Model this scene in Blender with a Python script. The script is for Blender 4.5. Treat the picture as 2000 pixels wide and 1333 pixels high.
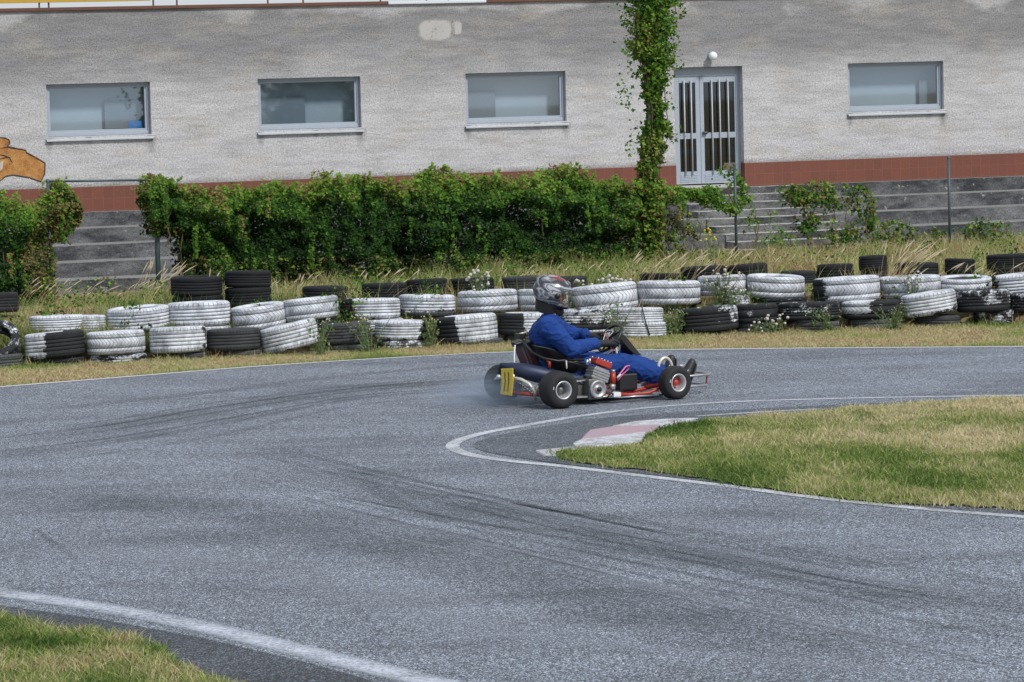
import bpy, bmesh, math, random
import numpy as np
from mathutils import Vector, Matrix, noise

for o in list(bpy.data.objects): bpy.data.objects.remove(o)
R_ = math.radians
S = bpy.context.scene
COL = S.collection

# ------------------------------------------------------------------ camera
FP = 7000.0                                   # focal length in photo pixels (2000 wide)
CAMZ = 2.73
PITCH = math.atan(526.5 / FP)
ROLL = R_(1.5)
cam_d = bpy.data.cameras.new('camera'); cam = bpy.data.objects.new('camera', cam_d); COL.objects.link(cam)
cam_d.sensor_width = 36; cam_d.lens = 36 * FP / 2000; cam_d.clip_start = 0.5; cam_d.clip_end = 3000
CM = Matrix.Rotation(math.pi / 2 - PITCH, 3, 'X') @ Matrix.Rotation(-ROLL, 3, 'Z')
cam.location = (0, 0, CAMZ); cam.rotation_euler = CM.to_euler()
S.camera = cam
S.render.resolution_x = 1024; S.render.resolution_y = 682

# ------------------------------------------------------------------ sky, sun, exposure
SUN_EL, SUN_AZ = 44, 138                      # azimuth: degrees from +Y (view) clockwise; 125 = right, behind the camera
w = bpy.data.worlds.new('World'); S.world = w; w.use_nodes = True
wn = w.node_tree.nodes; wl = w.node_tree.links
bg = wn['Background']; sky = wn.new('ShaderNodeTexSky'); sky.sky_type = 'NISHITA'
sky.sun_disc = False; sky.sun_elevation = R_(SUN_EL); sky.sun_rotation = R_(SUN_AZ)
sky.air_density = 1.0; sky.dust_density = 1.0; sky.ozone_density = 1.0
wtc = wn.new('ShaderNodeTexCoord'); cn = wn.new('ShaderNodeTexNoise'); cn.inputs['Scale'].default_value = 2.2; cn.inputs['Detail'].default_value = 6
wl.new(wtc.outputs['Generated'], cn.inputs['Vector'])
cr = wn.new('ShaderNodeValToRGB'); cr.color_ramp.elements[0].position = .30; cr.color_ramp.elements[0].color = (.55, .55, .55, 1); cr.color_ramp.elements[1].position = .6; cr.color_ramp.elements[1].color = (1, 1, 1, 1)
wl.new(cn.outputs[0], cr.inputs[0]); cm = wn.new('ShaderNodeMix'); cm.data_type = 'RGBA'        # thin bright cloud over the blue
wl.new(cr.outputs[0], cm.inputs[0]); wl.new(sky.outputs[0], cm.inputs[6]); cm.inputs[7].default_value = (7.4, 8.1, 9.2, 1)
wl.new(cm.outputs[2], bg.inputs[0]); bg.inputs[1].default_value = 0.085
sd = bpy.data.lights.new('sun', 'SUN'); sd.energy = 2.7; sd.angle = R_(7); sd.color = (1, 0.965, 0.91)
sun = bpy.data.objects.new('sun', sd); COL.objects.link(sun)
sdir = Vector((math.sin(R_(SUN_AZ)) * math.cos(R_(SUN_EL)), math.cos(R_(SUN_AZ)) * math.cos(R_(SUN_EL)), math.sin(R_(SUN_EL))))
sun.rotation_euler = sdir.to_track_quat('Z', 'Y').to_euler()
S.view_settings.view_transform = 'Standard'; S.view_settings.look = 'None'
S.view_settings.exposure = 0.12; S.view_settings.gamma = 1

# ------------------------------------------------------------------ geometry of the place
def ray(u, v): return CM @ Vector(((u - 1000) / FP, -(v - 666.5) / FP, -1))
C0 = Vector((0, 0, CAMZ))
def on_plane(u, v, p, n):
    d = ray(u, v); return C0 + d * ((Vector(p) - C0).dot(Vector(n)) / d.dot(Vector(n)))
def gr(u, v, z=0.0): return on_plane(u, v, (0, 0, z), (0, 0, 1))
def atY(u, v, Y): return on_plane(u, v, (0, Y, 0), (0, 1, 0))
WA = R_(20); W0 = Vector((0, 62.34, 0)); WN = Vector((math.sin(WA), -math.cos(WA), 0)); WX = Vector((math.cos(WA), math.sin(WA), 0))
def wl_(u, v, off=0.0):                        # photo point -> (along, height) on the facade, off metres in front of it
    p = on_plane(u, v, W0 + WN * off, WN); return (p - W0).dot(WX), p.z
def wall_n(x, y): return (Vector((x, y, 0)) - W0).dot(WN)
def lerp(a, b, t): return a + (b - a) * t
def interp(x, pts):
    return float(np.interp(x, [p[0] for p in pts], [p[1] for p in pts]))
# barrier line (centre of the front row of tyres): world x -> y
_bar = [(100, 34.8), (600, 35.3), (900, 35.9), (1150, 36.2), (1400, 36.5), (1700, 36.8), (2000, 37.0)]
BAR = [((u - 1000) / FP * Y, Y) for u, Y in _bar]
BAR = [(-12, 33.6)] + BAR + [(12, 37.4)]
def bar_y(x): return interp(x, BAR)
FX0, FY0, FX1, FY1 = -4.52, 45.5, 6.16, 50.5   # fence line
def fence_y(x): return FY0 + (x - FX0) * (FY1 - FY0) / (FX1 - FX0)
def ss(a, b, x):
    t = min(1, max(0, (x - a) / (b - a))); return t * t * (3 - 2 * t)
def gz(x, y):
    d = y - bar_y(x)
    z = 0.26 * ss(0.05, 0.6, d) + 0.13 * ss(0.9, 1.7, d)
    fy = fence_y(x)
    zf = -0.10 + 0.21 * ss(-3.5, 3.0, x)
    z += (zf - 0.39) * ss(bar_y(x) + 2.2, fy - 1.0, y) + (-0.56 - zf) * ss(fy + 0.2, fy + 4.5, y)
    if d > 0.2:
        z += 0.05 * noise.noise(Vector((x * 1.3, y * 1.3, 3))) * ss(0.2, 1.5, d)
    return z

# ------------------------------------------------------------------ object helpers
def link(o, parent=None):
    COL.objects.link(o)
    if parent is not None: o.parent = parent
    return o
def tag(o, label=None, cat=None, group=None, kind=None):
    if label: o['label'] = label
    if cat: o['category'] = cat
    if group: o['group'] = group
    if kind: o['kind'] = kind
    return o
def empty(name, loc=(0, 0, 0), rz=0.0):
    o = bpy.data.objects.new(name, None); o.empty_display_size = 0.2
    COL.objects.link(o); o.location = loc; o.rotation_euler = (0, 0, rz); return o
class MB:
    def __init__(s): s.v = []; s.f = []; s.m = []; s.sm = []
    def add(s, vs, fs, mi=0, smooth=False):
        b = len(s.v); s.v += [tuple(x) for x in vs]
        s.f += [tuple(b + i for i in f) for f in fs]; s.m += [mi] * len(fs); s.sm += [smooth] * len(fs); return s
    def box(s, x0, x1, y0, y1, z0, z1, mi=0):
        vs = [(x, y, z) for z in (z0, z1) for y in (y0, y1) for x in (x0, x1)]
        return s.add(vs, [(0, 2, 3, 1), (4, 5, 7, 6), (0, 1, 5, 4), (2, 6, 7, 3), (0, 4, 6, 2), (1, 3, 7, 5)], mi)
    def obox(s, c, X, Y, Z, mi=0):             # oriented box: centre, three half vectors
        c = Vector(c); X = Vector(X); Y = Vector(Y); Z = Vector(Z)
        vs = [c + X * i + Y * j + Z * k for k in (-1, 1) for j in (-1, 1) for i in (-1, 1)]
        return s.add(vs, [(0, 2, 3, 1), (4, 5, 7, 6), (0, 1, 5, 4), (2, 6, 7, 3), (0, 4, 6, 2), (1, 3, 7, 5)], mi)
    def quad(s, a, b, c, d, mi=0): return s.add([a, b, c, d], [(0, 1, 2, 3)], mi)
    def tube(s, pts, rad, n=8, mi=0, caps=True, sx=1.0):
        pts = [Vector(p) for p in pts]
        if not hasattr(rad, '__len__'): rad = [rad] * len(pts)
        vs = []; up = None
        for i, p in enumerate(pts):
            t = (pts[min(i + 1, len(pts) - 1)] - pts[max(i - 1, 0)]).normalized()
            if up is None:
                up = Vector((0, 0, 1)) if abs(t.z) < 0.9 else Vector((1, 0, 0))
            a = t.cross(up).normalized(); up = a.cross(t).normalized()
            for k in range(n):
                th = 2 * math.pi * k / n
                vs.append(p + (a * math.cos(th) * sx + up * math.sin(th)) * rad[i])
        fs = []
        for i in range(len(pts) - 1):
            for k in range(n):
                k2 = (k + 1) % n
                fs.append((i * n + k, i * n + k2, (i + 1) * n + k2, (i + 1) * n + k))
        b0 = len(s.v)
        s.add(vs, fs, mi, True)
        if caps:
            s.f.append(tuple(b0 + k for k in range(n))[::-1]); s.m.append(mi); s.sm.append(False)
            s.f.append(tuple(b0 + (len(pts) - 1) * n + k for k in range(n))); s.m.append(mi); s.sm.append(False)
        return s
    def lathe(s, prof, n=32, M=None, mi=0, closed=False, smooth=True):   # prof: (r, h) around local Z
        vs = []
        for k in range(n):
            th = 2 * math.pi * k / n; c, q = math.cos(th), math.sin(th)
            for r, h in prof:
                p = Vector((r * c, r * q, h)); vs.append(M @ p if M else p)
        m = len(prof); fs = []
        for k in range(n):
            k2 = (k + 1) % n
            for i in range(m if closed else m - 1):
                j = (i + 1) % m
                fs.append((k * m + i, k2 * m + i, k2 * m + j, k * m + j))
        return s.add(vs, fs, mi, smooth)
    def ball(s, c, r, n=12, mi=0, sc=(1, 1, 1), M=None):
        vs = []; fs = []; h = n // 2
        for i in range(h + 1):
            a = math.pi * i / h
            for k in range(n):
                b = 2 * math.pi * k / n
                p = Vector((math.sin(a) * math.cos(b) * r * sc[0], math.sin(a) * math.sin(b) * r * sc[1], math.cos(a) * r * sc[2]))
                if M: p = M @ p
                vs.append(Vector(c) + p)
        for i in range(h):
            for k in range(n):
                k2 = (k + 1) % n
                fs.append((i * n + k, (i + 1) * n + k, (i + 1) * n + k2, i * n + k2))
        return s.add(vs, fs, mi, True)
    def build(s, name, mat, parent=None, bevel=0.0, merge=False):
        me = bpy.data.meshes.new(name); me.from_pydata(s.v, [], s.f)
        mats = mat if isinstance(mat, (list, tuple)) else [mat]
        for m in mats: me.materials.append(m)
        me.polygons.foreach_set('material_index', s.m); me.polygons.foreach_set('use_smooth', s.sm)
        if merge:
            bm = bmesh.new(); bm.from_mesh(me); bmesh.ops.remove_doubles(bm, verts=bm.verts, dist=1e-4)
            bmesh.ops.recalc_face_normals(bm, faces=bm.faces); bm.to_mesh(me); bm.free()
        me.update()
        o = bpy.data.objects.new(name, me); link(o, parent)
        if bevel:
            b = o.modifiers.new('bevel', 'BEVEL'); b.width = bevel; b.segments = 2; b.limit_method = 'ANGLE'; b.angle_limit = R_(40)
        return o
def np_mesh(name, V, F, mat, parent=None, attrs=None, smooth=False):      # V (n,3), F (m,k) same-size faces
    me = bpy.data.meshes.new(name); V = np.asarray(V, np.float32); F = np.asarray(F, np.int32)
    me.vertices.add(len(V)); me.vertices.foreach_set('co', V.ravel())
    k = F.shape[1]; me.loops.add(F.size); me.loops.foreach_set('vertex_index', F.ravel())
    me.polygons.add(len(F)); me.polygons.foreach_set('loop_start', np.arange(0, F.size, k, dtype=np.int32))
    me.update(calc_edges=True); me.validate()
    if smooth: me.polygons.foreach_set('use_smooth', np.ones(len(F), bool))
    for an, av in (attrs or {}).items():
        a = me.attributes.new(an, 'FLOAT', 'POINT'); a.data.foreach_set('value', np.asarray(av, np.float32))
    me.materials.append(mat)
    return link(bpy.data.objects.new(name, me), parent)

# ------------------------------------------------------------------ material helpers
class NT:
    def __init__(s, name):
        s.m = bpy.data.materials.new(name); s.m.use_nodes = True; s.t = s.m.node_tree
        s.n = s.t.nodes; s.l = s.t.links; s.b = s.n['Principled BSDF']; s.o = s.n['Material Output']
        s._tc = None
    def tc(s, which='Object'):
        if not s._tc: s._tc = s.n.new('ShaderNodeTexCoord')
        return s._tc.outputs[which]
    def set(s, inp, val):
        if hasattr(val, 'is_output') or isinstance(val, bpy.types.NodeSocket): s.l.new(val, inp)
        elif isinstance(val, (tuple, list)) and inp.type == 'RGBA' and len(val) == 3: inp.default_value = (*val, 1)
        else: inp.default_value = val
    def map(s, vec, scale=(1, 1, 1), loc=(0, 0, 0), rot=(0, 0, 0)):
        m = s.n.new('ShaderNodeMapping'); s.set(m.inputs[0], vec); s.set(m.inputs[1], loc); s.set(m.inputs[2], rot); s.set(m.inputs[3], scale); return m.outputs[0]
    def noise(s, scale, detail=4, rough=0.55, vec=None, dist=0):
        m = s.n.new('ShaderNodeTexNoise'); s.set(m.inputs['Vector'], vec if vec is not None else s.tc())
        m.inputs['Scale'].default_value = scale; m.inputs['Detail'].default_value = detail
        m.inputs['Roughness'].default_value = rough; m.inputs['Distortion'].default_value = dist; return m.outputs[0]
    def voro(s, scale, vec=None, out='Distance', feat='F1'):
        m = s.n.new('ShaderNodeTexVoronoi'); m.feature = feat; s.set(m.inputs['Vector'], vec if vec is not None else s.tc())
        m.inputs['Scale'].default_value = scale; return m.outputs[out]
    def ramp(s, fac, stops, interp='LINEAR'):
        m = s.n.new('ShaderNodeValToRGB'); s.l.new(fac, m.inputs[0]); e = m.color_ramp.elements; m.color_ramp.interpolation = interp
        while len(e) < len(stops): e.new(0.5)
        for el, (p, c) in zip(e, stops):
            el.position = p; el.color = (c, c, c, 1) if not hasattr(c, '__len__') else (*c, 1)
        return m.outputs[0]
    def math(s, op, a, b=0.0, c=None, clamp=False):
        m = s.n.new('ShaderNodeMath'); m.operation = op; m.use_clamp = clamp; s.set(m.inputs[0], a); s.set(m.inputs[1], b)
        if c is not None: s.set(m.inputs[2], c)
        return m.outputs[0]
    def mix(s, f, a, b, mode='MIX'):
        m = s.n.new('ShaderNodeMix'); m.data_type = 'RGBA'; m.blend_type = mode
        s.set(m.inputs[0], f); s.set(m.inputs[6], a); s.set(m.inputs[7], b); return m.outputs[2]
    def sep(s, vec):
        m = s.n.new('ShaderNodeSeparateXYZ'); s.set(m.inputs[0], vec); return m.outputs
    def attr(s, name, typ='GEOMETRY'):
        m = s.n.new('ShaderNodeAttribute'); m.attribute_name = name; m.attribute_type = typ; return m.outputs['Fac']
    def bump(s, h, strength=0.3, dist=0.01):
        m = s.n.new('ShaderNodeBump'); m.inputs['Strength'].default_value = strength; m.inputs['Distance'].default_value = dist
        s.l.new(h, m.inputs['Height']); s.l.new(m.outputs[0], s.b.inputs['Normal']); return m.outputs[0]
    def fin(s, col=None, rough=None, metal=None, spec=None, alpha=None):
        if col is not None: s.set(s.b.inputs['Base Color'], col)
        if rough is not None: s.set(s.b.inputs['Roughness'], rough)
        if metal is not None: s.set(s.b.inputs['Metallic'], metal)
        if spec is not None: s.set(s.b.inputs['Specular IOR Level'], spec)
        if alpha is not None: s.set(s.b.inputs['Alpha'], alpha)
        return s.m
def simple(name, col, rough=0.5, metal=0.0, var=0.12, scale=30, bump=0.1, spec=None):
    t = NT(name); n = t.noise(scale, 5)
    c = t.mix(n, tuple(x * (1 - var) for x in col), tuple(min(1, x * (1 + var)) for x in col))
    if bump: t.bump(n, bump, 0.004)
    return t.fin(c, rough, metal, spec)

# asphalt: dark binder with pale chippings
def mk_asphalt(name='asphalt', base=1.0, wear=True):
    t = NT(name); P = t.tc()
    w_ = t.n.new('ShaderNodeTexWhiteNoise')
    v = t.n.new('ShaderNodeTexVoronoi'); v.inputs['Scale'].default_value = 150; t.l.new(P, v.inputs['Vector'])
    t.l.new(v.outputs['Color'], w_.inputs['Vector'])
    stone = t.ramp(w_.outputs['Value'], [(0, 0.022), (0.35, 0.052), (0.62, 0.10), (0.84, 0.19), (1, 0.40)])
    fine = t.noise(160, 3, 0.7, P); mid = t.noise(22, 5, 0.7, P)
    stone = t.mix(0.75, stone, t.ramp(fine, [(0.3, 0.6), (0.7, 1.4)]), 'MULTIPLY')
    stone = t.mix(0.9, stone, t.ramp(mid, [(0.3, 0.72), (0.7, 1.3)]), 'MULTIPLY')
    big = t.noise(0.55, 5, 0.6, t.map(P, (1, 2.2, 1), rot=(0, 0, 0.25)))
    stone = t.mix(1, stone, t.ramp(big, [(0.32, 0.72), (0.5, 1.0), (0.68, 1.22)]), 'MULTIPLY')
    stone = t.mix(1, stone, (0.90 * base, 1.0 * base, 1.16 * base), 'MULTIPLY')
    t.bump(t.math('ADD', w_.outputs['Value'], fine), 0.55, 0.006)
    return t.fin(stone, 0.82, spec=0.35)
M = {}
M['asphalt'] = mk_asphalt(base=1.62)
M['asphalt_old'] = mk_asphalt('asphalt_old', 0.62)
# worn paint and rubber laid over asphalt
def mk_worn(name, col, lo, hi, scale=45, big=2.0, edge=False, maxa=1.0):
    t = NT(name); P = t.tc()
    a = t.noise(scale, 4, 0.75, P); b = t.noise(big, 4, 0.6, P)
    f = t.math('ADD', t.math('MULTIPLY', a, 0.6), t.math('MULTIPLY', b, 0.4))
    al = t.ramp(f, [(lo, 0.0), (hi, 1.0)])
    if edge:
        e = t.attr('edge'); al = t.math('MULTIPLY', al, e)
    al = t.math('MULTIPLY', al, maxa)
    c = t.mix(t.noise(120, 3, 0.7, P), tuple(x * 0.7 for x in col), col)
    return t.fin(c, 0.8, alpha=al)
M['line'] = mk_worn('line_paint', (0.62, 0.64, 0.68), 0.32, 0.56)
M['line_far'] = mk_worn('edge_line_paint', (0.62, 0.63, 0.66), 0.2, 0.36)
M['line_faint'] = mk_worn('worn_line_paint', (0.60, 0.63, 0.68), 0.30, 0.58)
M['line_bottom'] = mk_worn('scrubbed_line_paint', (0.62, 0.66, 0.74), 0.34, 0.56, edge=True)
M['skid'] = mk_worn('tyre_rubber_on_asphalt', (0.022, 0.024, 0.030), 0.30, 0.74, 60, 1.2, True, 0.36)
M['dust'] = mk_worn('pale_scuff_on_asphalt', (0.42, 0.45, 0.52), 0.35, 0.75, 60, 1.2, True, 0.40)

def mk_soil(name, cols, scale=6):
    t = NT(name); P = t.tc(); n = t.noise(scale, 6, 0.65, P); f = t.noise(90, 4, 0.7, P); b = t.noise(0.9, 4, 0.6, P)
    c = t.ramp(t.math('ADD', t.math('MULTIPLY', n, 0.5), t.math('MULTIPLY', b, 0.5)), [(0.35, cols[0]), (0.5, cols[1]), (0.65, cols[2])])
    c = t.mix(0.8, c, t.ramp(f, [(0.3, 0.5), (0.7, 1.4)]), 'MULTIPLY')
    t.bump(f, 0.8, 0.02); return t.fin(c, 0.95, spec=0.1)
M['soil'] = mk_soil('dry_earth_and_grass', [(0.17, 0.15, 0.07), (0.25, 0.20, 0.11), (0.33, 0.27, 0.16)])
M['soil_green'] = mk_soil('grassy_earth', [(0.07, 0.10, 0.03), (0.14, 0.15, 0.06), (0.26, 0.22, 0.12)])
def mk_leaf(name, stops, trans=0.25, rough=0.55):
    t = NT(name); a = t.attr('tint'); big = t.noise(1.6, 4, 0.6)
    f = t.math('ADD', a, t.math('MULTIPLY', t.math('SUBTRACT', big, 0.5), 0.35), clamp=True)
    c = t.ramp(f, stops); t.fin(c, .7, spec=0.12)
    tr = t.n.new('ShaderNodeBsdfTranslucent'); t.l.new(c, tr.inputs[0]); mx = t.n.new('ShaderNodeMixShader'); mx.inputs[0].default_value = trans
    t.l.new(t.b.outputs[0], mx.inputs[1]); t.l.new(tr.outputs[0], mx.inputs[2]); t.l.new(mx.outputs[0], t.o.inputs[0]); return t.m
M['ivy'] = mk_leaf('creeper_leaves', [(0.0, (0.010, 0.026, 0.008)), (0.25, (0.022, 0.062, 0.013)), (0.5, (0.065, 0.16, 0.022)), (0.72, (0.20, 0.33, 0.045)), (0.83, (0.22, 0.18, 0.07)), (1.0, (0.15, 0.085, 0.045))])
M['grass'] = mk_leaf('grass_blades', [(0.0, (0.055, 0.11, 0.022)), (0.3, (0.15, 0.235, 0.05)), (0.55, (0.32, 0.36, 0.12)), (0.75, (0.50, 0.45, 0.23)), (0.9, (0.64, 0.55, 0.34)), (1.0, (0.33, 0.19, 0.10))], 0.3)
M['stem'] = simple('woody_stem', (0.12, 0.085, 0.05), 0.9)
M['white_flower'] = simple('fluffy_seed_heads', (0.55, 0.51, 0.46), 0.95, var=0.2)
M['yellow_flower'] = simple('yellow_blossom', (0.65, 0.50, 0.03), 0.8)

# ------------------------------------------------------------------ blades and leaves (numpy)
RNG = np.random.default_rng(7)
def blades(P, H, Wd, lean, tint, name, mat, parent=None, bend=0.5, seg=3):
    N = len(P); ang = RNG.uniform(0, 2 * np.pi, N)
    side = np.stack([np.cos(ang), np.sin(ang), np.zeros(N)], 1)
    ts = np.linspace(0, 1, seg + 1); V = []
    for t in ts:
        wv = Wd * (1 - t) ** 0.6 if t < 1 else Wd * 0
        c = P + np.stack([lean[:, 0] * t ** 1.7 * H, lean[:, 1] * t ** 1.7 * H, H * (t - bend * 0.35 * t * t * np.hypot(lean[:, 0], lean[:, 1]))], 1)
        if t < 1: V += [c - side * wv[:, None] * 0.5, c + side * wv[:, None] * 0.5]
        else: V += [c]
    k = len(V); VV = np.stack(V, 1).reshape(-1, 3); base = np.arange(N)[:, None] * k
    F = []
    for i in range(seg - 1):
        F.append(base + np.array([[2 * i, 2 * i + 1, 2 * i + 3]])); F.append(base + np.array([[2 * i, 2 * i + 3, 2 * i + 2]]))
    F.append(base + np.array([[2 * seg - 2, 2 * seg - 1, 2 * seg]]))
    return np_mesh(name, VV, np.concatenate(F, 0), mat, parent, {'tint': np.repeat(tint, k)})
def leaves(P, size, tint, name, mat, parent=None, out=None, droop=0.35):
    """lobed folded leaf: six vertices; out = preferred facing"""
    N = len(P); d = RNG.normal(size=(N, 3)); d /= np.linalg.norm(d, axis=1)[:, None]
    if out is not None: d = d * 0.75 + np.asarray(out)[None] * 0.75
    d /= np.linalg.norm(d, axis=1)[:, None]
    t = np.cross(d, RNG.normal(size=(N, 3)) + np.array([0, 0, -droop * 3])); t /= np.linalg.norm(t, axis=1)[:, None]
    b = np.cross(d, t); s = (size if hasattr(size, '__len__') else np.full(N, size))[:, None]
    loc = [(-0.5, 0, 0), (-0.15, 0.42, 0.12), (0.02, 0.2, 0.05), (0.5, 0, 0.0), (0.02, -0.2, 0.05), (-0.15, -0.42, 0.12)]
    V = np.stack([P + (t * x + b * y + d * z) * s for x, y, z in loc], 1).reshape(-1, 3)
    base = np.arange(N)[:, None] * 6
    F = np.concatenate([base + np.array([[0, 5, 4]]), base + np.array([[0, 4, 2]]), base + np.array([[0, 2, 1]]), base + np.array([[2, 4, 3]])], 0)
    return np_mesh(name, V, F, mat, parent, {'tint': np.repeat(tint, 6)})
def nz(x, y, z=0.0): return noise.noise(Vector((x, y, z)))
def in_poly(x, y, poly):
    c = np.zeros(len(x), bool); j = len(poly) - 1
    for i in range(len(poly)):
        xi, yi = poly[i]; xj, yj = poly[j]
        k = ((yi > y) != (yj > y)) & (x < (xj - xi) * (y - yi) / (yj - yi + 1e-12) + xi); c ^= k; j = i
    return c

# ================================================================== GROUND
def grid_axis(segs):
    out = []
    for a, b, n in segs: out += list(np.linspace(a, b, n, endpoint=False))
    return np.array(out + [segs[-1][1]])
gx = grid_axis([(-400, -30, 8), (-30, -9, 14), (-9, 10, 110), (10, 30, 14), (30, 400, 8)])
gy = grid_axis([(-100, 10, 6), (10, 33, 24), (33, 52, 130), (52, 64, 24), (64, 900, 8)])
V = [(x, y, gz(x, y) if 30 < y < 64 and -30 < x < 30 else (0 if y < 40 else -0.55)) for y in gy for x in gx]
nx_ = len(gx); F = [(j * nx_ + i, j * nx_ + i + 1, (j + 1) * nx_ + i + 1, (j + 1) * nx_ + i) for j in range(len(gy) - 1) for i in range(nx_ - 1)]
g = np_mesh('ground', V, F, M['soil'], smooth=True); tag(g, kind='structure')

# verge edge of the asphalt, far side
EDGE = [(-60, 762), (0, 757), (250, 737), (500, 717), (750, 701), (990, 689), (1250, 685), (1500, 682), (1750, 680), (2000, 678), (2080, 677.5)]
edge_w = [gr(u, v) for u, v in EDGE]
EDGEXY = [(-40, edge_w[0].y - 6)] + [(p.x, p.y) for p in edge_w] + [(40, edge_w[-1].y - 1)]
def edge_y(x): return interp(x, EDGEXY)
xs = grid_axis([(-40, -8, 6), (-8, 9, 60), (9, 40, 6)])
mb = MB(); vs = []
for x in xs: vs += [(x, -40, 0.004), (x, edge_y(x), 0.004)]
mb.add(vs, [(2 * i, 2 * i + 2, 2 * i + 3, 2 * i + 1) for i in range(len(xs) - 1)])
tag(mb.build('race_track', M['asphalt']), kind='structure')
def smooth_line(pts, n=8):
    out = []
    for i in range(len(pts) - 1):
        p0 = pts[max(i - 1, 0)]; p1 = pts[i]; p2 = pts[i + 1]; p3 = pts[min(i + 2, len(pts) - 1)]
        for k in range(n):
            t = k / n
            out.append(0.5 * ((2 * p1) + (p2 - p0) * t + (2 * p0 - 5 * p1 + 4 * p2 - p3) * t * t + (3 * p1 - p0 - 3 * p2 + p3) * t ** 3))
    return out + [pts[-1]]
def strip(pts, width, z, name, mat, kind='structure', nacross=2, taper=False):
    L = smooth_line([Vector((p.x, p.y, 0)) for p in pts]); V = []; E = []; n = nacross
    for i, p in enumerate(L):
        t = (L[min(i + 1, len(L) - 1)] - L[max(i - 1, 0)]).normalized(); s_ = Vector((-t.y, t.x, 0))
        wd = width(i / (len(L) - 1)) if callable(width) else width
        for k in range(n + 1):
            f = k / n; q = p + s_ * wd * (f - 0.5); V.append((q.x, q.y, z))
            e = math.sin(math.pi * f) ** 0.7 if n > 2 else 1
            if taper: e *= min(1, 5 * i / len(L), 5 * (1 - i / len(L)))
            E.append(e)
    F = [(i * (n + 1) + k, (i + 1) * (n + 1) + k, (i + 1) * (n + 1) + k + 1, i * (n + 1) + k + 1) for i in range(len(L) - 1) for k in range(n)]
    o = np_mesh(name, V, F, mat, attrs={'edge': E}); tag(o, kind=kind); return o
strip([p + Vector((0, -0.03, 0)) for p in edge_w], 0.085, 0.008, 'track_edge_line', M['line_far'])
LOOP = [(2900, 1085), (2500, 1060), (2100, 1022), (2000, 1012), (1800, 996), (1600, 975), (1400, 949), (1250, 931), (1100, 913), (1000, 903), (930, 893), (893, 882), (884, 872), (900, 861), (945, 848), (1010, 836), (1110, 818)]
LOOP2 = [(1110, 818), (1240, 801), (1360, 791), (1480, 785), (1620, 781), (1750, 778), (2000, 774), (2080, 773)]
strip([gr(u, v) for u, v in LOOP], 0.10, 0.008, 'infield_edge_line', M['line'])
strip([gr(u, v) for u, v in LOOP2], 0.09, 0.008, 'infield_edge_line', M['line_faint'])
strip([gr(u, v) for u, v in [(-100, 1140), (0, 1160), (200, 1190), (400, 1228), (600, 1277), (800, 1325), (960, 1362)]], 0.24, 0.008, 'near_edge_line', M['line_bottom'], nacross=6)
strip([gr(u, v) for u, v in [(1360, 815), (1500, 806), (1600, 801)]], 0.05, 0.0085, 'faded_line', M['line_faint'])
SK = [([(520, 895), (760, 960), (1000, 1015), (1300, 1075), (1700, 1150), (2060, 1200)], 0.75, 'skid'),
      ([(700, 925), (745, 965), (830, 1005), (960, 1030), (1120, 1040)], 0.18, 'skid'),
      ([(760, 960), (1000, 985), (1300, 1030), (1600, 1085), (2040, 1150)], 0.16, 'skid'),
      ([(-60, 868), (200, 838), (430, 800), (700, 762), (960, 742), (1200, 735)], 0.9, 'skid'),
      ([(-60, 815), (200, 790), (430, 765), (700, 733), (990, 712), (1500, 700)], 0.35, 'skid'),
      ([(-60, 1000), (300, 985), (700, 1040), (1200, 1180), (1700, 1300)], 1.0, 'skid'),
      ([(60, 1030), (100, 1060), (150, 1095)], 0.06, 'skid'),
      ([(980, 1040), (1200, 1062), (1500, 1110), (1760, 1158)], 0.07, 'skid'),
      ([(800, 1265), (1000, 1245), (1500, 1290), (2040, 1340)], 0.22, 'dust'),
      ([(250, 905), (520, 902), (800, 905), (1000, 912)], 0.05, 'dust'),
      ([(700, 780), (900, 792), (1100, 800), (1300, 792), (1600, 770), (2040, 745)], 0.5, 'dust'),
      ([(-60, 1075), (300, 1090), (700, 1150), (1100, 1270)], 0.8, 'dust'),
      ([(1250, 1000), (1500, 1040), (2040, 1090)], 0.3, 'dust')]
for i, (pts, wd, mt) in enumerate(SK):
    strip([gr(u, v) for u, v in pts], wd, 0.0055 + i * 0.0001, 'skid_mark' if mt == 'skid' else 'dust_streak', M[mt], nacross=8, taper=True)

rs = random.Random(8)
base_arc = [(480, 905), (760, 965), (1000, 1015), (1300, 1075), (1700, 1150), (2060, 1205)]
for i in range(30):
    dv = rs.uniform(-70, 130); st = rs.choice([0, 0, 1, 2]); en = rs.choice([4, 5, 6, 6]); k_ = rs.uniform(-.04, .05)
    pts = [(u, v + dv * (.5 + .5 * (u - 400) / 1600) + k_ * (u - 1000)) for u, v in base_arc[st:en]]
    if len(pts) >= 3: SK.append((pts, rs.uniform(.025, .11), 'skid' if rs.random() < .72 else 'dust'))
for i in range(9):
    dv = rs.uniform(-30, 55); SK.append(([(u, v + dv * (1 if u < 500 else .6)) for u, v in [(-60, 868), (200, 838), (430, 800), (700, 762), (960, 742)]], rs.uniform(.04, .14), 'skid'))
strips_extra = SK[13:]
for i, (pts, wd, mt) in enumerate(strips_extra):
    strip([gr(u, v) for u, v in pts], wd, 0.0071 + i * 0.00001, 'skid_mark' if mt == 'skid' else 'dust_streak', M[mt], nacross=4, taper=True)
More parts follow.
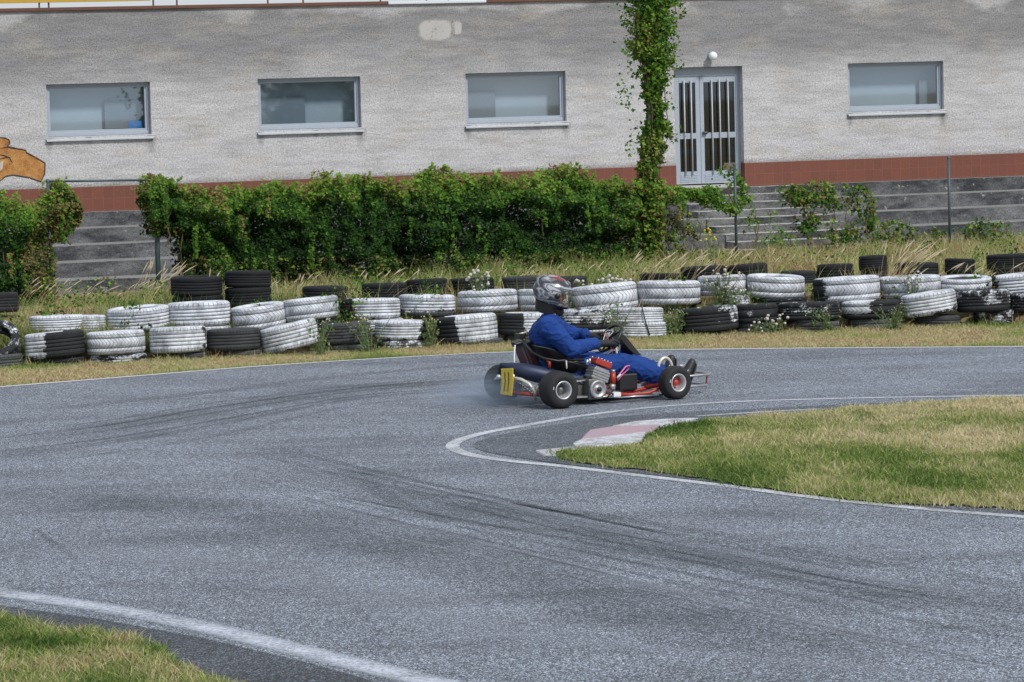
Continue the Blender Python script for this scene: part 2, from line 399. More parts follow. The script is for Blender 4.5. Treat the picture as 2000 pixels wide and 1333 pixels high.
# infield: earth sheet slightly crowned, ringed by old asphalt
INF = [(2900, 1079), (2500, 1054), (2150, 1016), (2000, 1001), (1850, 990), (1700, 983), (1550, 965), (1400, 943), (1280, 925), (1190, 914), (1120, 904), (1090, 892), (1100, 884), (1160, 882), (1245, 868), (1262, 852), (1290, 840), (1370, 826), (1440, 819), (1560, 811), (1700, 797), (1850, 787), (2000, 782), (2150, 779), (2600, 772)]
inf_w = [gr(u, v) for u, v in INF]
ip = smooth_line([Vector((p.x, p.y, 0)) for p in inf_w], 5)
ip = [Vector((p.x + 0.05 * nz(p.x * 6, p.y * 6, 1), p.y + 0.10 * nz(p.x * 6, p.y * 6, 5), 0)) for p in ip] + [Vector((9, 29, 0)), Vector((9, 20.4, 0))]
IPOLY = [(p.x, p.y) for p in ip]
bm = bmesh.new(); f0 = bm.faces.new([bm.verts.new((p.x, p.y, 0.016)) for p in ip]); bmesh.ops.triangulate(bm, faces=[f0])
me = bpy.data.meshes.new('infield_ground'); bm.to_mesh(me); bm.free(); me.materials.append(M['soil_green'])
tag(link(bpy.data.objects.new('infield_ground', me)), kind='structure')
# broken asphalt apron round the apex
AP = [(2880, 1082), (2500, 1057), (2100, 1019), (1700, 985), (1400, 945), (1150, 915), (1000, 894), (935, 880), (930, 866), (990, 849), (1100, 829), (1240, 813), (1480, 800), (1750, 788), (2100, 779), (2600, 773)]
ap = smooth_line([Vector((gr(u, v).x, gr(u, v).y, 0)) for u, v in AP], 5)
bm = bmesh.new(); f0 = bm.faces.new([bm.verts.new((p.x, p.y, 0.0075)) for p in ap]); bmesh.ops.triangulate(bm, faces=[f0])
me = bpy.data.meshes.new('apex_apron'); bm.to_mesh(me); bm.free(); me.materials.append(mk_asphalt('asphalt_apron', 0.95))
tag(link(bpy.data.objects.new('apex_apron', me)), kind='structure')
# near shoulder and foreground grass patch
SH = [(-120, 1178), (0, 1185), (200, 1213), (400, 1250), (600, 1297), (700, 1325), (760, 1345), (900, 1420), (-120, 1420)]
sh = [gr(u, v) for u, v in SH]
bm = bmesh.new(); f0 = bm.faces.new([bm.verts.new((p.x, p.y, 0.0072)) for p in sh]); bmesh.ops.triangulate(bm, faces=[f0])
me = bpy.data.meshes.new('track_shoulder'); bm.to_mesh(me); bm.free(); me.materials.append(M['asphalt_old'])
tag(link(bpy.data.objects.new('track_shoulder', me)), kind='structure')
FG = [(-160, 1200), (0, 1207), (60, 1215), (110, 1232), (200, 1238), (290, 1262), (325, 1275), (350, 1305), (420, 1333), (500, 1360), (600, 1480), (-160, 1480)]
fg = [gr(u, v) for u, v in FG]; FPOLY = [(p.x, p.y) for p in fg]
bm = bmesh.new(); f0 = bm.faces.new([bm.verts.new((p.x, p.y, 0.012)) for p in fg]); bmesh.ops.triangulate(bm, faces=[f0])
me = bpy.data.meshes.new('near_verge_ground'); bm.to_mesh(me); bm.free(); me.materials.append(M['soil_green'])
tag(link(bpy.data.objects.new('near_verge_ground', me)), kind='structure')

# kerb stones: three painted slabs and a bare one
kerb = empty('apex_kerb', gr(1200, 852)); tag(kerb, 'low apex kerb of worn white and faded pink painted concrete slabs at the infield tip', 'kerb')
def slab(pix, mat, h, name):
    P = [gr(u, v) - kerb.location for u, v in pix]; n = len(P); m = MB()
    vs = [(p.x, p.y, 0.004) for p in P] + [(p.x * 0.985, p.y * 0.985, h) for p in P]
    m.add(vs, [tuple(range(n, 2 * n))] + [(i, (i + 1) % n, n + (i + 1) % n, n + i) for i in range(n)])
    return m.build(name, mat, kerb, bevel=0.004)
def mk_paintconc(name, col, bare=(0.24, 0.24, 0.25), lo=0.36, hi=0.5):
    t = NT(name); a = t.noise(9, 6, 0.7); b = t.noise(70, 4, 0.7)
    f = t.ramp(t.math('ADD', t.math('MULTIPLY', a, .65), t.math('MULTIPLY', b, .35)), [(lo, 0), (hi, 1)])
    c = t.mix(f, bare, col); c = t.mix(0.5, c, t.ramp(b, [(0.3, 0.6), (0.7, 1.25)]), 'MULTIPLY'); t.bump(b, 0.4, 0.006); return t.fin(c, 0.85)
kw = mk_paintconc('kerb_white', (0.55, 0.55, 0.58), lo=.40, hi=.56); kr = mk_paintconc('kerb_pink', (0.43, 0.27, 0.31), (0.34, 0.28, 0.31), 0.36, 0.62); kg = mk_paintconc('kerb_bare', (0.40, 0.40, 0.42))
slab([(1045, 884), (1118, 877), (1175, 884), (1120, 893), (1062, 893)], kg, 0.016, 'bare_slab')
slab([(1118, 875), (1135, 867), (1262, 852), (1252, 870), (1175, 880), (1125, 881)], kw, 0.034, 'white_slab')
slab([(1134, 866), (1152, 848), (1195, 841), (1290, 838), (1272, 850), (1262, 852)], kr, 0.032, 'pink_slab')
slab([(1196, 840), (1240, 831), (1300, 826), (1368, 824), (1330, 832), (1290, 838)], kw, 0.033, 'white_slab')

# ================================================================== GRASS
def scatter(poly, N, zf):
    xs = [p[0] for p in poly]; ys = [p[1] for p in poly]
    x = RNG.uniform(min(xs), max(xs), N); y = RNG.uniform(min(ys), max(ys), N); k = in_poly(x, y, poly); return x[k], y[k]
nv = np.vectorize
N1 = nv(lambda x, y: nz(x * 1.1, y * 0.8, 2)); N2 = nv(lambda x, y: nz(x * 5, y * 5, 9)); GZ = nv(gz)
# infield grass
px_, py_ = scatter(IPOLY, 560000, None)
a = N1(px_, py_); b = N2(px_, py_); n = len(px_)
far = np.clip((py_ - 23.5) / 3.5, 0, 1)
keep = RNG.uniform(0, 1, n) < 0.72 + 0.9 * b; px_, py_, a, b, far = [q[keep] for q in (px_, py_, a, b, far)]; n = len(px_)
H = .78 * (0.030 + 0.030 * RNG.uniform(0, 1, n) + 0.035 * np.clip(b + 0.1, 0, 1) + .05 * (b > .22) * RNG.uniform(0, 1, n) ** 3) * (1 - 0.35 * far)
px_ = px_ + RNG.normal(0, .04, n); py_ = py_ + RNG.normal(0, .09, n); tint = np.clip(0.36 + 0.34 * far * (px_ > 1.5) + 0.75 * a + 0.35 * b + RNG.normal(0, 0.17, n), 0, .86)
blades(np.stack([px_, py_, np.full(n, 0.014)], 1), H, np.full(n, 0.0075), RNG.normal(0, 0.75, (n, 2)), tint, 'infield_grass', M['grass'], seg=2)
tag(bpy.data.objects['infield_grass'], 'short green and straw coloured grass on the infield tip', 'grass', kind='stuff')
# small tufts (longer) in infield
# dry mown verge between track edge and tyre wall
x = RNG.uniform(-8, 9, 138000); t_ = RNG.uniform(0, 1, len(x)); ey = np.interp(x, [p[0] for p in EDGEXY], [p[1] for p in EDGEXY]); by = np.interp(x, [p[0] for p in BAR], [p[1] for p in BAR])
y = ey + 0.02 + t_ * (by - 0.2 - ey); d = y - ey; a = N1(x, y); b = N2(x, y)
n = len(x); H = 0.018 + 0.03 * RNG.uniform(0, 1, n) + 0.07 * np.clip(t_ - 0.72, 0, 1) * (1 + 2 * np.clip(b, -0.3, 1))
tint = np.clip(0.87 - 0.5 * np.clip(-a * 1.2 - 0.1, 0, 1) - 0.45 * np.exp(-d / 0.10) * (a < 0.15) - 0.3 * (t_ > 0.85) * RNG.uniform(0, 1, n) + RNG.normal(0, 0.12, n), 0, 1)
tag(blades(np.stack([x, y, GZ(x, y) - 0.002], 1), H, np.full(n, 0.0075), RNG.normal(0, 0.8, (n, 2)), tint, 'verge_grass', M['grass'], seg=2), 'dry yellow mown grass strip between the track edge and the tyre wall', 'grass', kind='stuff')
# weeds on the bank
x = RNG.uniform(-7, 8.5, 190000); t_ = RNG.uniform(0, 1, len(x)) ** 1.15; by = np.interp(x, [p[0] for p in BAR], [p[1] for p in BAR]); fy = np.array([fence_y(q) for q in x])
y = by - 0.28 + t_ * (fy + 3.5 - by); a = N1(x * 1.3, y * 0.7); b = N2(x * 0.8, y * 0.8); n = len(x)
keep = RNG.uniform(0, 1, n) < 0.5 + 2.2 * b + 1.0 * a; x, y, a, b, t_, by, fy = [q[keep] for q in (x, y, a, b, t_, by, fy)]; n = len(x)
d = y - by; green = (x < -3.2) * 0.10 + .16 * ((d > 1.9) & (x < 1.6))
H = (0.05 + 0.13 * RNG.uniform(0, 1, n) ** 2 * (1 + 1.5 * np.clip(b, 0, 1))) * np.where(d < 0.15, 0.62, 1) * np.where((d > 1.9), 0.9, 1)
H = np.where((d > 0.2) & (d < 0.45), H * 0.75, H) * np.where(d > 1.2, 1.35, 1) * np.where(d < -.12, 1.25, 1) * np.where((x < -4) & (d > 1.6), .45, 1)
br = N1(x * 2.7 + 9, y * 1.5); tint = np.clip(0.43 - green + 1.0 * a + 0.3 * b + 0.9 * np.clip(br + .02, 0, 1) + .10 * (x > 1) + RNG.normal(0, 0.2, n), 0, 1)
tag(blades(np.stack([x, y, GZ(x, y) - 0.01], 1), H, np.full(n, 0.008), RNG.normal(0, 0.5, (n, 2)) + np.array([0.12, 0]), tint, 'bank_weeds', M['grass'], seg=3), 'rough green and yellow weeds growing over the bank behind and between the tyres', 'weeds', kind='stuff')
# tall weeds along the foot of the fence
x = RNG.uniform(-7, 8.5, 60000); fy = np.array([fence_y(q) for q in x]); y = fy + RNG.normal(-.3, .75, len(x)); a = N1(x * 2 + 3, y); b = N2(x * .7, y * .7)
k = (RNG.uniform(0, 1, len(x)) < .45 + 1.3 * b + 1.0 * a) & ~((x > -5.6) & (x < -4.2)); x, y, a, b = x[k], y[k], a[k], b[k]; n = len(x); br2 = N1(x * 2.2 + 4, y * 1.3)
H = (.07 + .20 * RNG.uniform(0, 1, n) ** 1.5) * np.clip(1 + 1.6 * a, .5, 1.7) * np.where(x > 1.6, .42, 1) * np.where(x < -3.9, .5, 1)
tag(blades(np.stack([x, y, GZ(x, y) - .01], 1), H, np.full(n, .010), RNG.normal(0, .45, (n, 2)) + np.array([.1, 0]), np.clip(.15 + .6 * a + .30 * (br2 > .12) + .3 * b + .25 * (RNG.uniform(0, 1, n) < .2) + RNG.normal(0, .16, n) + .14 * (x > 1.8), 0, 1), 'fence_weeds', M['grass'], seg=3), 'tall dark green and brown weeds along the foot of the creeper fence', 'weeds', kind='stuff')
# the lush grass spilling over the low left tyres
N_ = 5200; x = np.where(RNG.uniform(0, 1, N_) < .7, RNG.normal(-4.62, .28, N_), RNG.normal(-3.7, .3, N_)); by = np.interp(x, [p[0] for p in BAR], [p[1] for p in BAR]); y = by + RNG.uniform(.22, .55, N_)
tag(blades(np.stack([x, y, GZ(x, y)], 1), .05 + .17 * RNG.uniform(0, 1, N_) ** 1.8, np.full(N_, .009), RNG.normal(0, .6, (N_, 2)) + np.array([.15, -.1]), np.clip(.50 + RNG.normal(0, .2, N_), 0, 1), 'lush_grass', M['grass'], seg=3), 'lush yellow green grass spilling over the low white tyres at far left', 'grass', kind='stuff')
# foreground corner grass
px_, py_ = scatter(FPOLY, 60000, None); b = N2(px_, py_); a = N1(px_ * 2, py_ * 2); keep = RNG.uniform(0, 1, len(px_)) < 0.8 + 1.0 * b; px_, py_, a, b = [q[keep] for q in (px_, py_, a, b)]; n = len(px_)
H = 0.028 + 0.04 * RNG.uniform(0, 1, n) ** 1.5 + 0.03 * np.clip(b, 0, 1)
tag(blades(np.stack([px_, py_, np.full(n, 0.01)], 1), H, np.full(n, 0.006), RNG.normal(0, 0.75, (n, 2)), np.clip(0.45 + 0.9 * a + 0.3 * b + RNG.normal(0, 0.2, n), 0, 1), 'near_verge_grass', M['grass'], seg=3), 'tufty green and straw grass in the near left corner by the scrubbed line', 'grass', kind='stuff')

# tall dry grass clumps
def straw_clump(cx, cy, N, hmin, hmax, lean, spread, label, tmean=0.93, group='tall dry grass clumps on the tyre bank'):
    root = empty('tall_grass_clump', (cx, cy, gz(cx, cy) - 0.02))
    m = MB(); heads = MB()
    rr = random.Random(int(cx * 977) + int(cy * 31))
    for i in range(N):
        h = rr.uniform(hmin, hmax); l = rr.gauss(lean, 0.18); ly = rr.gauss(0, 0.15)
        bx, by_ = rr.gauss(0, spread), rr.gauss(0, spread * 0.5)
        pts = [Vector((bx + l * h * t ** 1.8, by_ + ly * h * t, h * (t - 0.18 * abs(l) * t * t))) for t in (0, .25, .5, .7, .85)]
        m.tube(pts, [0.0022, 0.002, 0.0017, 0.0014, 0.001], 3, caps=False)
        hp = [Vector((bx + l * h * t ** 1.8, by_ + ly * h * t, h * (t - 0.18 * abs(l) * t * t))) for t in (.8, .88, .96, 1.06)]
        if rr.random() < 0.75: heads.tube(hp, [0.002, 0.006, 0.005, 0.001], 4, caps=False)
    m.build('stalks', M['straw'], root); heads.build('seed_heads', M['straw_head'], root)
    return tag(root, label, 'grass clump', group)
M['straw'] = simple('straw', (0.46, 0.37, 0.20), 0.8, var=0.3, scale=8); M['straw_head'] = simple('straw_seed', (0.58, 0.49, 0.32), 0.9, var=0.25, scale=14)
def X_at(u, Y): return (u - 1000) / FP * Y
straw_clump(X_at(1745, 37.6), 37.6, 46, 0.35, 0.68, 0.55, 0.07, 'tallest pale straw clump leaning right beside the far right tyres')
straw_clump(X_at(300, 38.2), 38.2, 34, 0.25, 0.50, 0.40, 0.12, 'straw clump at the foot of the left fence post')
straw_clump(X_at(90, 37.6), 37.6, 26, 0.2, 0.42, 0.55, 0.22, 'straw clump beneath the left creeper at the left edge')
straw_clump(X_at(190, 38.0), 38.0, 14, 0.12, 0.30, 0.6, 0.25, 'low straw clump before the left concrete steps')
straw_clump(X_at(395, 37.0), 36.95, 16, 0.2, 0.42, 0.35, 0.22, 'sparse straw clump before the two black tyre stacks at left')
straw_clump(X_at(560, 37.7), 37.7, 26, 0.12, 0.32, 0.35, 0.22, 'straw clump right of the two black tyre stacks', 0.9)
straw_clump(X_at(760, 37.2), 37.6, 24, 0.15, 0.36, 0.5, 0.22, 'straw clump between black tyres left of the kart driver')
straw_clump(X_at(1290, 37.9), 37.9, 50, 0.25, 0.50, 0.55, 0.28, 'wide straw clump right of the driver helmet')
straw_clump(X_at(1000, 38.3), 38.3, 34, 0.12, 0.34, 0.5, 0.4, 'matted straw clump behind the driver helmet')
straw_clump(X_at(1385, 38.2), 38.3, 22, 0.2, 0.42, 0.35, 0.22, 'straw clump beside the thistle and long black tyres')
straw_clump(X_at(1640, 39.0), 39.0, 26, 0.15, 0.38, 0.3, 0.35, 'straw clump under the hanging creeper patch')
straw_clump(X_at(1880, 38.0), 38.0, 22, 0.2, 0.40, 0.7, 0.2, 'straw clump between black tyres at the right edge')
# leafy weeds over the bank, as broad-leaved ground cover
x = RNG.uniform(-6.5, 8, 75000); t_ = RNG.uniform(0, 1, len(x)); by = np.interp(x, [p[0] for p in BAR], [p[1] for p in BAR]); fy = np.array([fence_y(q) for q in x])
y = np.where(RNG.uniform(0, 1, len(x)) < 0.35, by + 0.25 + 0.9 * t_, by + 1.9 + t_ * (fy + 2 - by - 1.9)); a = N1(x * 2.2 + 5, y * 1.2); b = N2(x, y)
k = RNG.uniform(0, 1, len(x)) < 0.22 + 1.9 * a; x, y, a, b = x[k], y[k], a[k], b[k]; n = len(x)
tag(leaves(np.stack([x, y, GZ(x, y) + RNG.uniform(0, 1, n) ** 1.3 * (0.08 + 0.55 * np.clip(a, 0, .6)) * np.where(x > 1.8, .7, 1)], 1), RNG.uniform(0.02, 0.05, n), np.clip(0.46 + 0.6 * b + .4 * (RNG.uniform(0, 1, n) < .22) + RNG.normal(0, 0.12, n), 0, 1), 'leafy_weeds', M['ivy']), 'low broad leaved weeds on the bank between tyres and fence', 'weeds', kind='stuff')

# ================================================================== BUILDING
ZB = 0.60                                      # plinth foot
ZT = wl_(1000, 4.5)[1]                         # top of wall
ZP = 0.5 * (wl_(700, 353)[1] + wl_(1800, 300)[1])      # plinth top
bld = empty('clubhouse_building', W0, WA)
tag(bld, 'long low grey rendered clubhouse with barred double door and red tiled plinth', 'building')
# facade material: sprayed render, weathered darker towards the roof
def mk_render():
    t = NT('wall_render'); P = t.tc(); sx = t.sep(P)
    g_ = t.noise(26, 6, 0.85, P); g2 = t.noise(60, 3, 0.9, P); hor = t.noise(3.0, 6, 0.7, t.map(P, (0.45, 1, 2.6))); big = t.noise(0.55, 5, 0.6, t.map(P, (0.7, 1, 1.5)))
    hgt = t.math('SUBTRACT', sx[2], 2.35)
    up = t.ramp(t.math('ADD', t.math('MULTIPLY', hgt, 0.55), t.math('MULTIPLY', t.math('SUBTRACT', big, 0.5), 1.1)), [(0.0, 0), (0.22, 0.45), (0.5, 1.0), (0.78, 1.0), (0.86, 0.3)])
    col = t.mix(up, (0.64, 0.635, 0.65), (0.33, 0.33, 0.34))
    col = t.mix(t.ramp(t.noise(1.3, 5, 0.65, t.map(P, (0.6, 1, 1.8))), [(0.5, 0), (0.75, 0.55)]), col, (0.56, 0.51, 0.43))
    dk = t.ramp(hor, [(0.36, 0.74), (0.55, 1.0), (0.7, 1.1)])
    col = t.mix(0.8, col, dk, 'MULTIPLY')
    spk = t.ramp(g_, [(0.34, 0.42), (0.5, 0.98), (0.68, 1.28)])
    col = t.mix(0.75, col, spk, 'MULTIPLY'); col = t.mix(0.6, col, t.ramp(g2, [(0.36, 0.55), (0.64, 1.35)]), 'MULTIPLY')
    # grime over the plinth edge
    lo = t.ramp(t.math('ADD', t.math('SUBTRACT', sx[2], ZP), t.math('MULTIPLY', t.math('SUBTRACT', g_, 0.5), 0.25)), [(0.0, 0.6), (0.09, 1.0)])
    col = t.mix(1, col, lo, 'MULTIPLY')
    t.bump(t.math('ADD', g_, g2), 0.9, 0.02); return t.fin(col, 0.95, spec=0.15)
M['render'] = mk_render()
def mk_tiles():
    t = NT('plinth_tiles'); P = t.tc(); s = t.sep(P)
    b = t.n.new('ShaderNodeTexBrick'); b.offset = 0; b.offset_frequency = 1
    cv = t.n.new('ShaderNodeCombineXYZ'); t.l.new(s[0], cv.inputs[0]); t.l.new(t.math('SUBTRACT', s[2], ZB), cv.inputs[1]); t.l.new(cv.outputs[0], b.inputs['Vector'])
    for k, v_ in (('Scale', 1), ('Mortar Size', 0.003), ('Brick Width', 0.18), ('Row Height', (ZP - ZB) / 2), ('Bias', 0)): b.inputs[k].default_value = v_
    b.inputs['Color1'].default_value = (0.145, 0.046, 0.028, 1); b.inputs['Color2'].default_value = (0.17, 0.053, 0.032, 1); b.inputs['Mortar'].default_value = (0.21, 0.085, 0.055, 1)
    c = t.mix(0.6, b.outputs[0], t.ramp(t.noise(60, 4, 0.8, P), [(0.3, 0.6), (0.7, 1.4)]), 'MULTIPLY')
    return t.fin(c, 0.6)
M['tiles'] = mk_tiles()
M['frame'] = simple('painted_steel_frame', (0.34, 0.39, 0.455), 0.5, var=0.12, scale=20)
M['frame_dim'] = simple('old_painted_frame', (0.36, 0.41, 0.46), 0.6, var=0.15)
M['sill'] = simple('sill_metal', (0.46, 0.49, 0.53), 0.45, var=0.2, scale=12)
M['cap'] = simple('rusty_roof_edge', (0.13, 0.055, 0.035), 0.7, var=0.35, scale=8)
def mk_glass(name, tint, gl, rough=0.02):
    t = NT(name); t.n.remove(t.b)
    tr = t.n.new('ShaderNodeBsdfTransparent'); tr.inputs[0].default_value = (*tint, 1)
    g_ = t.n.new('ShaderNodeBsdfGlossy'); g_.inputs['Roughness'].default_value = rough; g_.inputs['Color'].default_value = (0.82, 0.93, 1, 1)
    mx = t.n.new('ShaderNodeMixShader'); mx.inputs[0].default_value = gl
    t.l.new(tr.outputs[0], mx.inputs[1]); t.l.new(g_.outputs[0], mx.inputs[2]); t.l.new(mx.outputs[0], t.o.inputs[0]); return t.m
M['glass'] = mk_glass('window_glass', (0.74, 0.81, 0.87), 0.22)
M['door_glass'] = mk_glass('door_glass', (0.55, 0.5, 0.5), 0.11)
def rect(u0, v0, u1, v1):                      # photo box of an opening -> wall a0,a1,z0,z1 (from corners on the facade)
    um, vm = (u0 + u1) / 2, (v0 + v1) / 2
    a0 = wl_(u0, vm)[0]; a1 = wl_(u1, vm)[0]; return a0, a1, v0, v1
WINS = []
for (tl, tr_, bl, br) in [((91, 166), (293, 160), (92, 268), (296, 263)), ((504, 155), (704, 151), (505, 257), (706, 253)), ((909, 144), (1104, 138), (911, 245), (1107, 239)), ((1657, 124), (1842, 119), (1657, 223), (1844, 217))]:
    a0 = (wl_(*tl)[0] + wl_(*bl)[0]) / 2; a1 = (wl_(*tr_)[0] + wl_(*br)[0]) / 2
    z1 = (wl_(*tl)[1] + wl_(*tr_)[1]) / 2; z0 = (wl_(*bl)[1] + wl_(*br)[1]) / 2; WINS.append([a0, a1, z0, z1])
zt = sum(w_[3] for w_ in WINS) / 4; zb = sum(w_[2] for w_ in WINS) / 4
for w_ in WINS: w_[2] = zb + 0.02; w_[3] = zt
da0 = (wl_(1315, 132)[0] + wl_(1321, 355)[0]) / 2; da1 = (wl_(1450, 130)[0] + wl_(1453, 300)[0]) / 2; dz1 = wl_(1380, 131)[1]; DZ0 = ZB + 0.03
DOOR = [da0, da1, DZ0, dz1]
print('wall', ZT, ZP, WINS, DOOR)
A0, A1 = -30.0, 34.0; DEP = 0.22
xs = sorted({A0, A1, *[w_[0] for w_ in WINS + [DOOR]], *[w_[1] for w_ in WINS + [DOOR]]})
zs = sorted({ZP, ZT, zb + 0.02, zt, dz1})
mb = MB()
def inside(x, z): return any(w_[0] < x < w_[1] and w_[2] < z < w_[3] for w_ in WINS + [DOOR])
for i in range(len(xs) - 1):
    for j in range(len(zs) - 1):
        if not inside((xs[i] + xs[i + 1]) / 2, (zs[j] + zs[j + 1]) / 2):
            mb.quad((xs[i], 0, zs[j]), (xs[i + 1], 0, zs[j]), (xs[i + 1], 0, zs[j + 1]), (xs[i], 0, zs[j + 1]))
for w_ in WINS + [DOOR]:
    a0, a1, z0, z1 = w_; z0r = z0 if w_ is not DOOR else ZP
    mb.quad((a0, 0, z0r), (a0, 0, z1), (a0, DEP, z1), (a0, DEP, z0r)); mb.quad((a1, DEP, z0r), (a1, DEP, z1), (a1, 0, z1), (a1, 0, z0r))
    mb.quad((a0, 0, z1), (a1, 0, z1), (a1, DEP, z1), (a0, DEP, z1))
    if w_ is not DOOR: mb.quad((a0, DEP, z0), (a1, DEP, z0), (a1, 0, z0), (a0, 0, z0))
# ends, roof slab and back
mb.quad((A0, 14, ZB), (A0, 0, ZB), (A0, 0, ZT), (A0, 14, ZT)); mb.quad((A1, 0, ZB), (A1, 14, ZB), (A1, 14, ZT), (A1, 0, ZT))
mb.quad((A1, 14, ZB), (A0, 14, ZB), (A0, 14, ZT), (A1, 14, ZT))
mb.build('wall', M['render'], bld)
MB().box(A0 - .02, A1 + .02, 0.06, 14.05, ZT - 0.08, ZT - 0.01).build('roof', M['cap'], bld)
MB().box(A0, A1, 0.23, 0.27, ZT - 0.3, ZT - 0.09).build('roof_beam', M['cap'], bld)
# plinth: 15 mm proud, butted at the door
mb = MB(); mb.box(A0, da0, -0.02, 0.2, ZB - 0.02, ZP); mb.box(da1, A1, -0.02, 0.2, ZB - 0.02, ZP)
mb.build('plinth', M['tiles'], bld)
mb = MB(); mb.box(A0, A1, -0.005, 0.19, ZB - 0.12, ZB - 0.021); mb.build('footing', simple('dark_gap_render', (0.12, 0.085, 0.075), 0.95, var=0.4, scale=9), bld)
# roof edge: brown flashing, one white replaced length
ea, eb = wl_(757, 8)[0], wl_(948, 3)[0]
mb = MB(); mb.box(A0, ea, -0.05, 0.05, ZT, ZT + 0.055); mb.box(eb, A1, -0.05, 0.05, ZT, ZT + 0.075); mb.build('roof_edge', M['cap'], bld, bevel=0.006)
mb = MB(); mb.box(ea, eb, -0.055, 0.05, ZT, ZT + 0.045); mb.build('replaced_roof_edge', simple('white_flashing', (0.62, 0.65, 0.70), 0.5), bld, bevel=0.006)
bld.children[-1]['label'] = 'white replacement length of roof edge'
# pale repair patches on the render (3 mm coats)
M['patch'] = simple('pale_filler', (0.49, 0.475, 0.46), 0.95, var=0.12, scale=22, bump=0.4)
def patch(u0, v0, u1, v1, seed, n=60, mat='patch', name='render_patch'):
    a0, z1 = wl_(u0, v0); a1, z0 = wl_(u1, v1); ca, cz = (a0 + a1) / 2, (z0 + z1) / 2; ra, rz = (a1 - a0) / 2, (z1 - z0) / 2; vs = []
    for k in range(n):
        th = 2 * math.pi * k / n; c, s_ = math.cos(th), math.sin(th)
        q = 1 / max(abs(c), abs(s_)) ** 0.75 * (0.90 + 0.16 * nz(c * 2, s_ * 2, seed) + .10 * nz(c * 7, s_ * 7, seed))
        vs.append((ca + ra * c * q, -0.004, cz + rz * s_ * q))
    m = MB(); m.add(vs, [tuple(range(n))[::1]]); return m.build(name, M[mat], bld)
M['patch_soft'] = mk_worn('filler_smear', (.56, .545, .525), .30, .46, 30, 5, True, .92)
def soft_patch(u0, v0, u1, v1):
    a0, z1 = wl_(u0, v0); a1, z0 = wl_(u1, v1); V = []; E = []; na, nb = 24, 14
    for j in range(nb + 1):
        for i in range(na + 1):
            p, q = 2 * i / na - 1, 2 * j / nb - 1; V.append((lerp(a0, a1, i / na), -.004, lerp(z0, z1, j / nb)))
            r = (abs(p) ** 3.2 + abs(q) ** 3.2) ** (1 / 3.2) + .10 * nz(p * 3, q * 3, u0); E.append(max(0, min(1, (.97 - r) * 5)))
    np_mesh('render_patch', V, [(j * (na + 1) + i, j * (na + 1) + i + 1, (j + 1) * (na + 1) + i + 1, (j + 1) * (na + 1) + i) for j in range(nb) for i in range(na)], M['patch_soft'], bld, {'edge': E})
soft_patch(812, 36, 890, 82); soft_patch(880, 40, 904, 70)
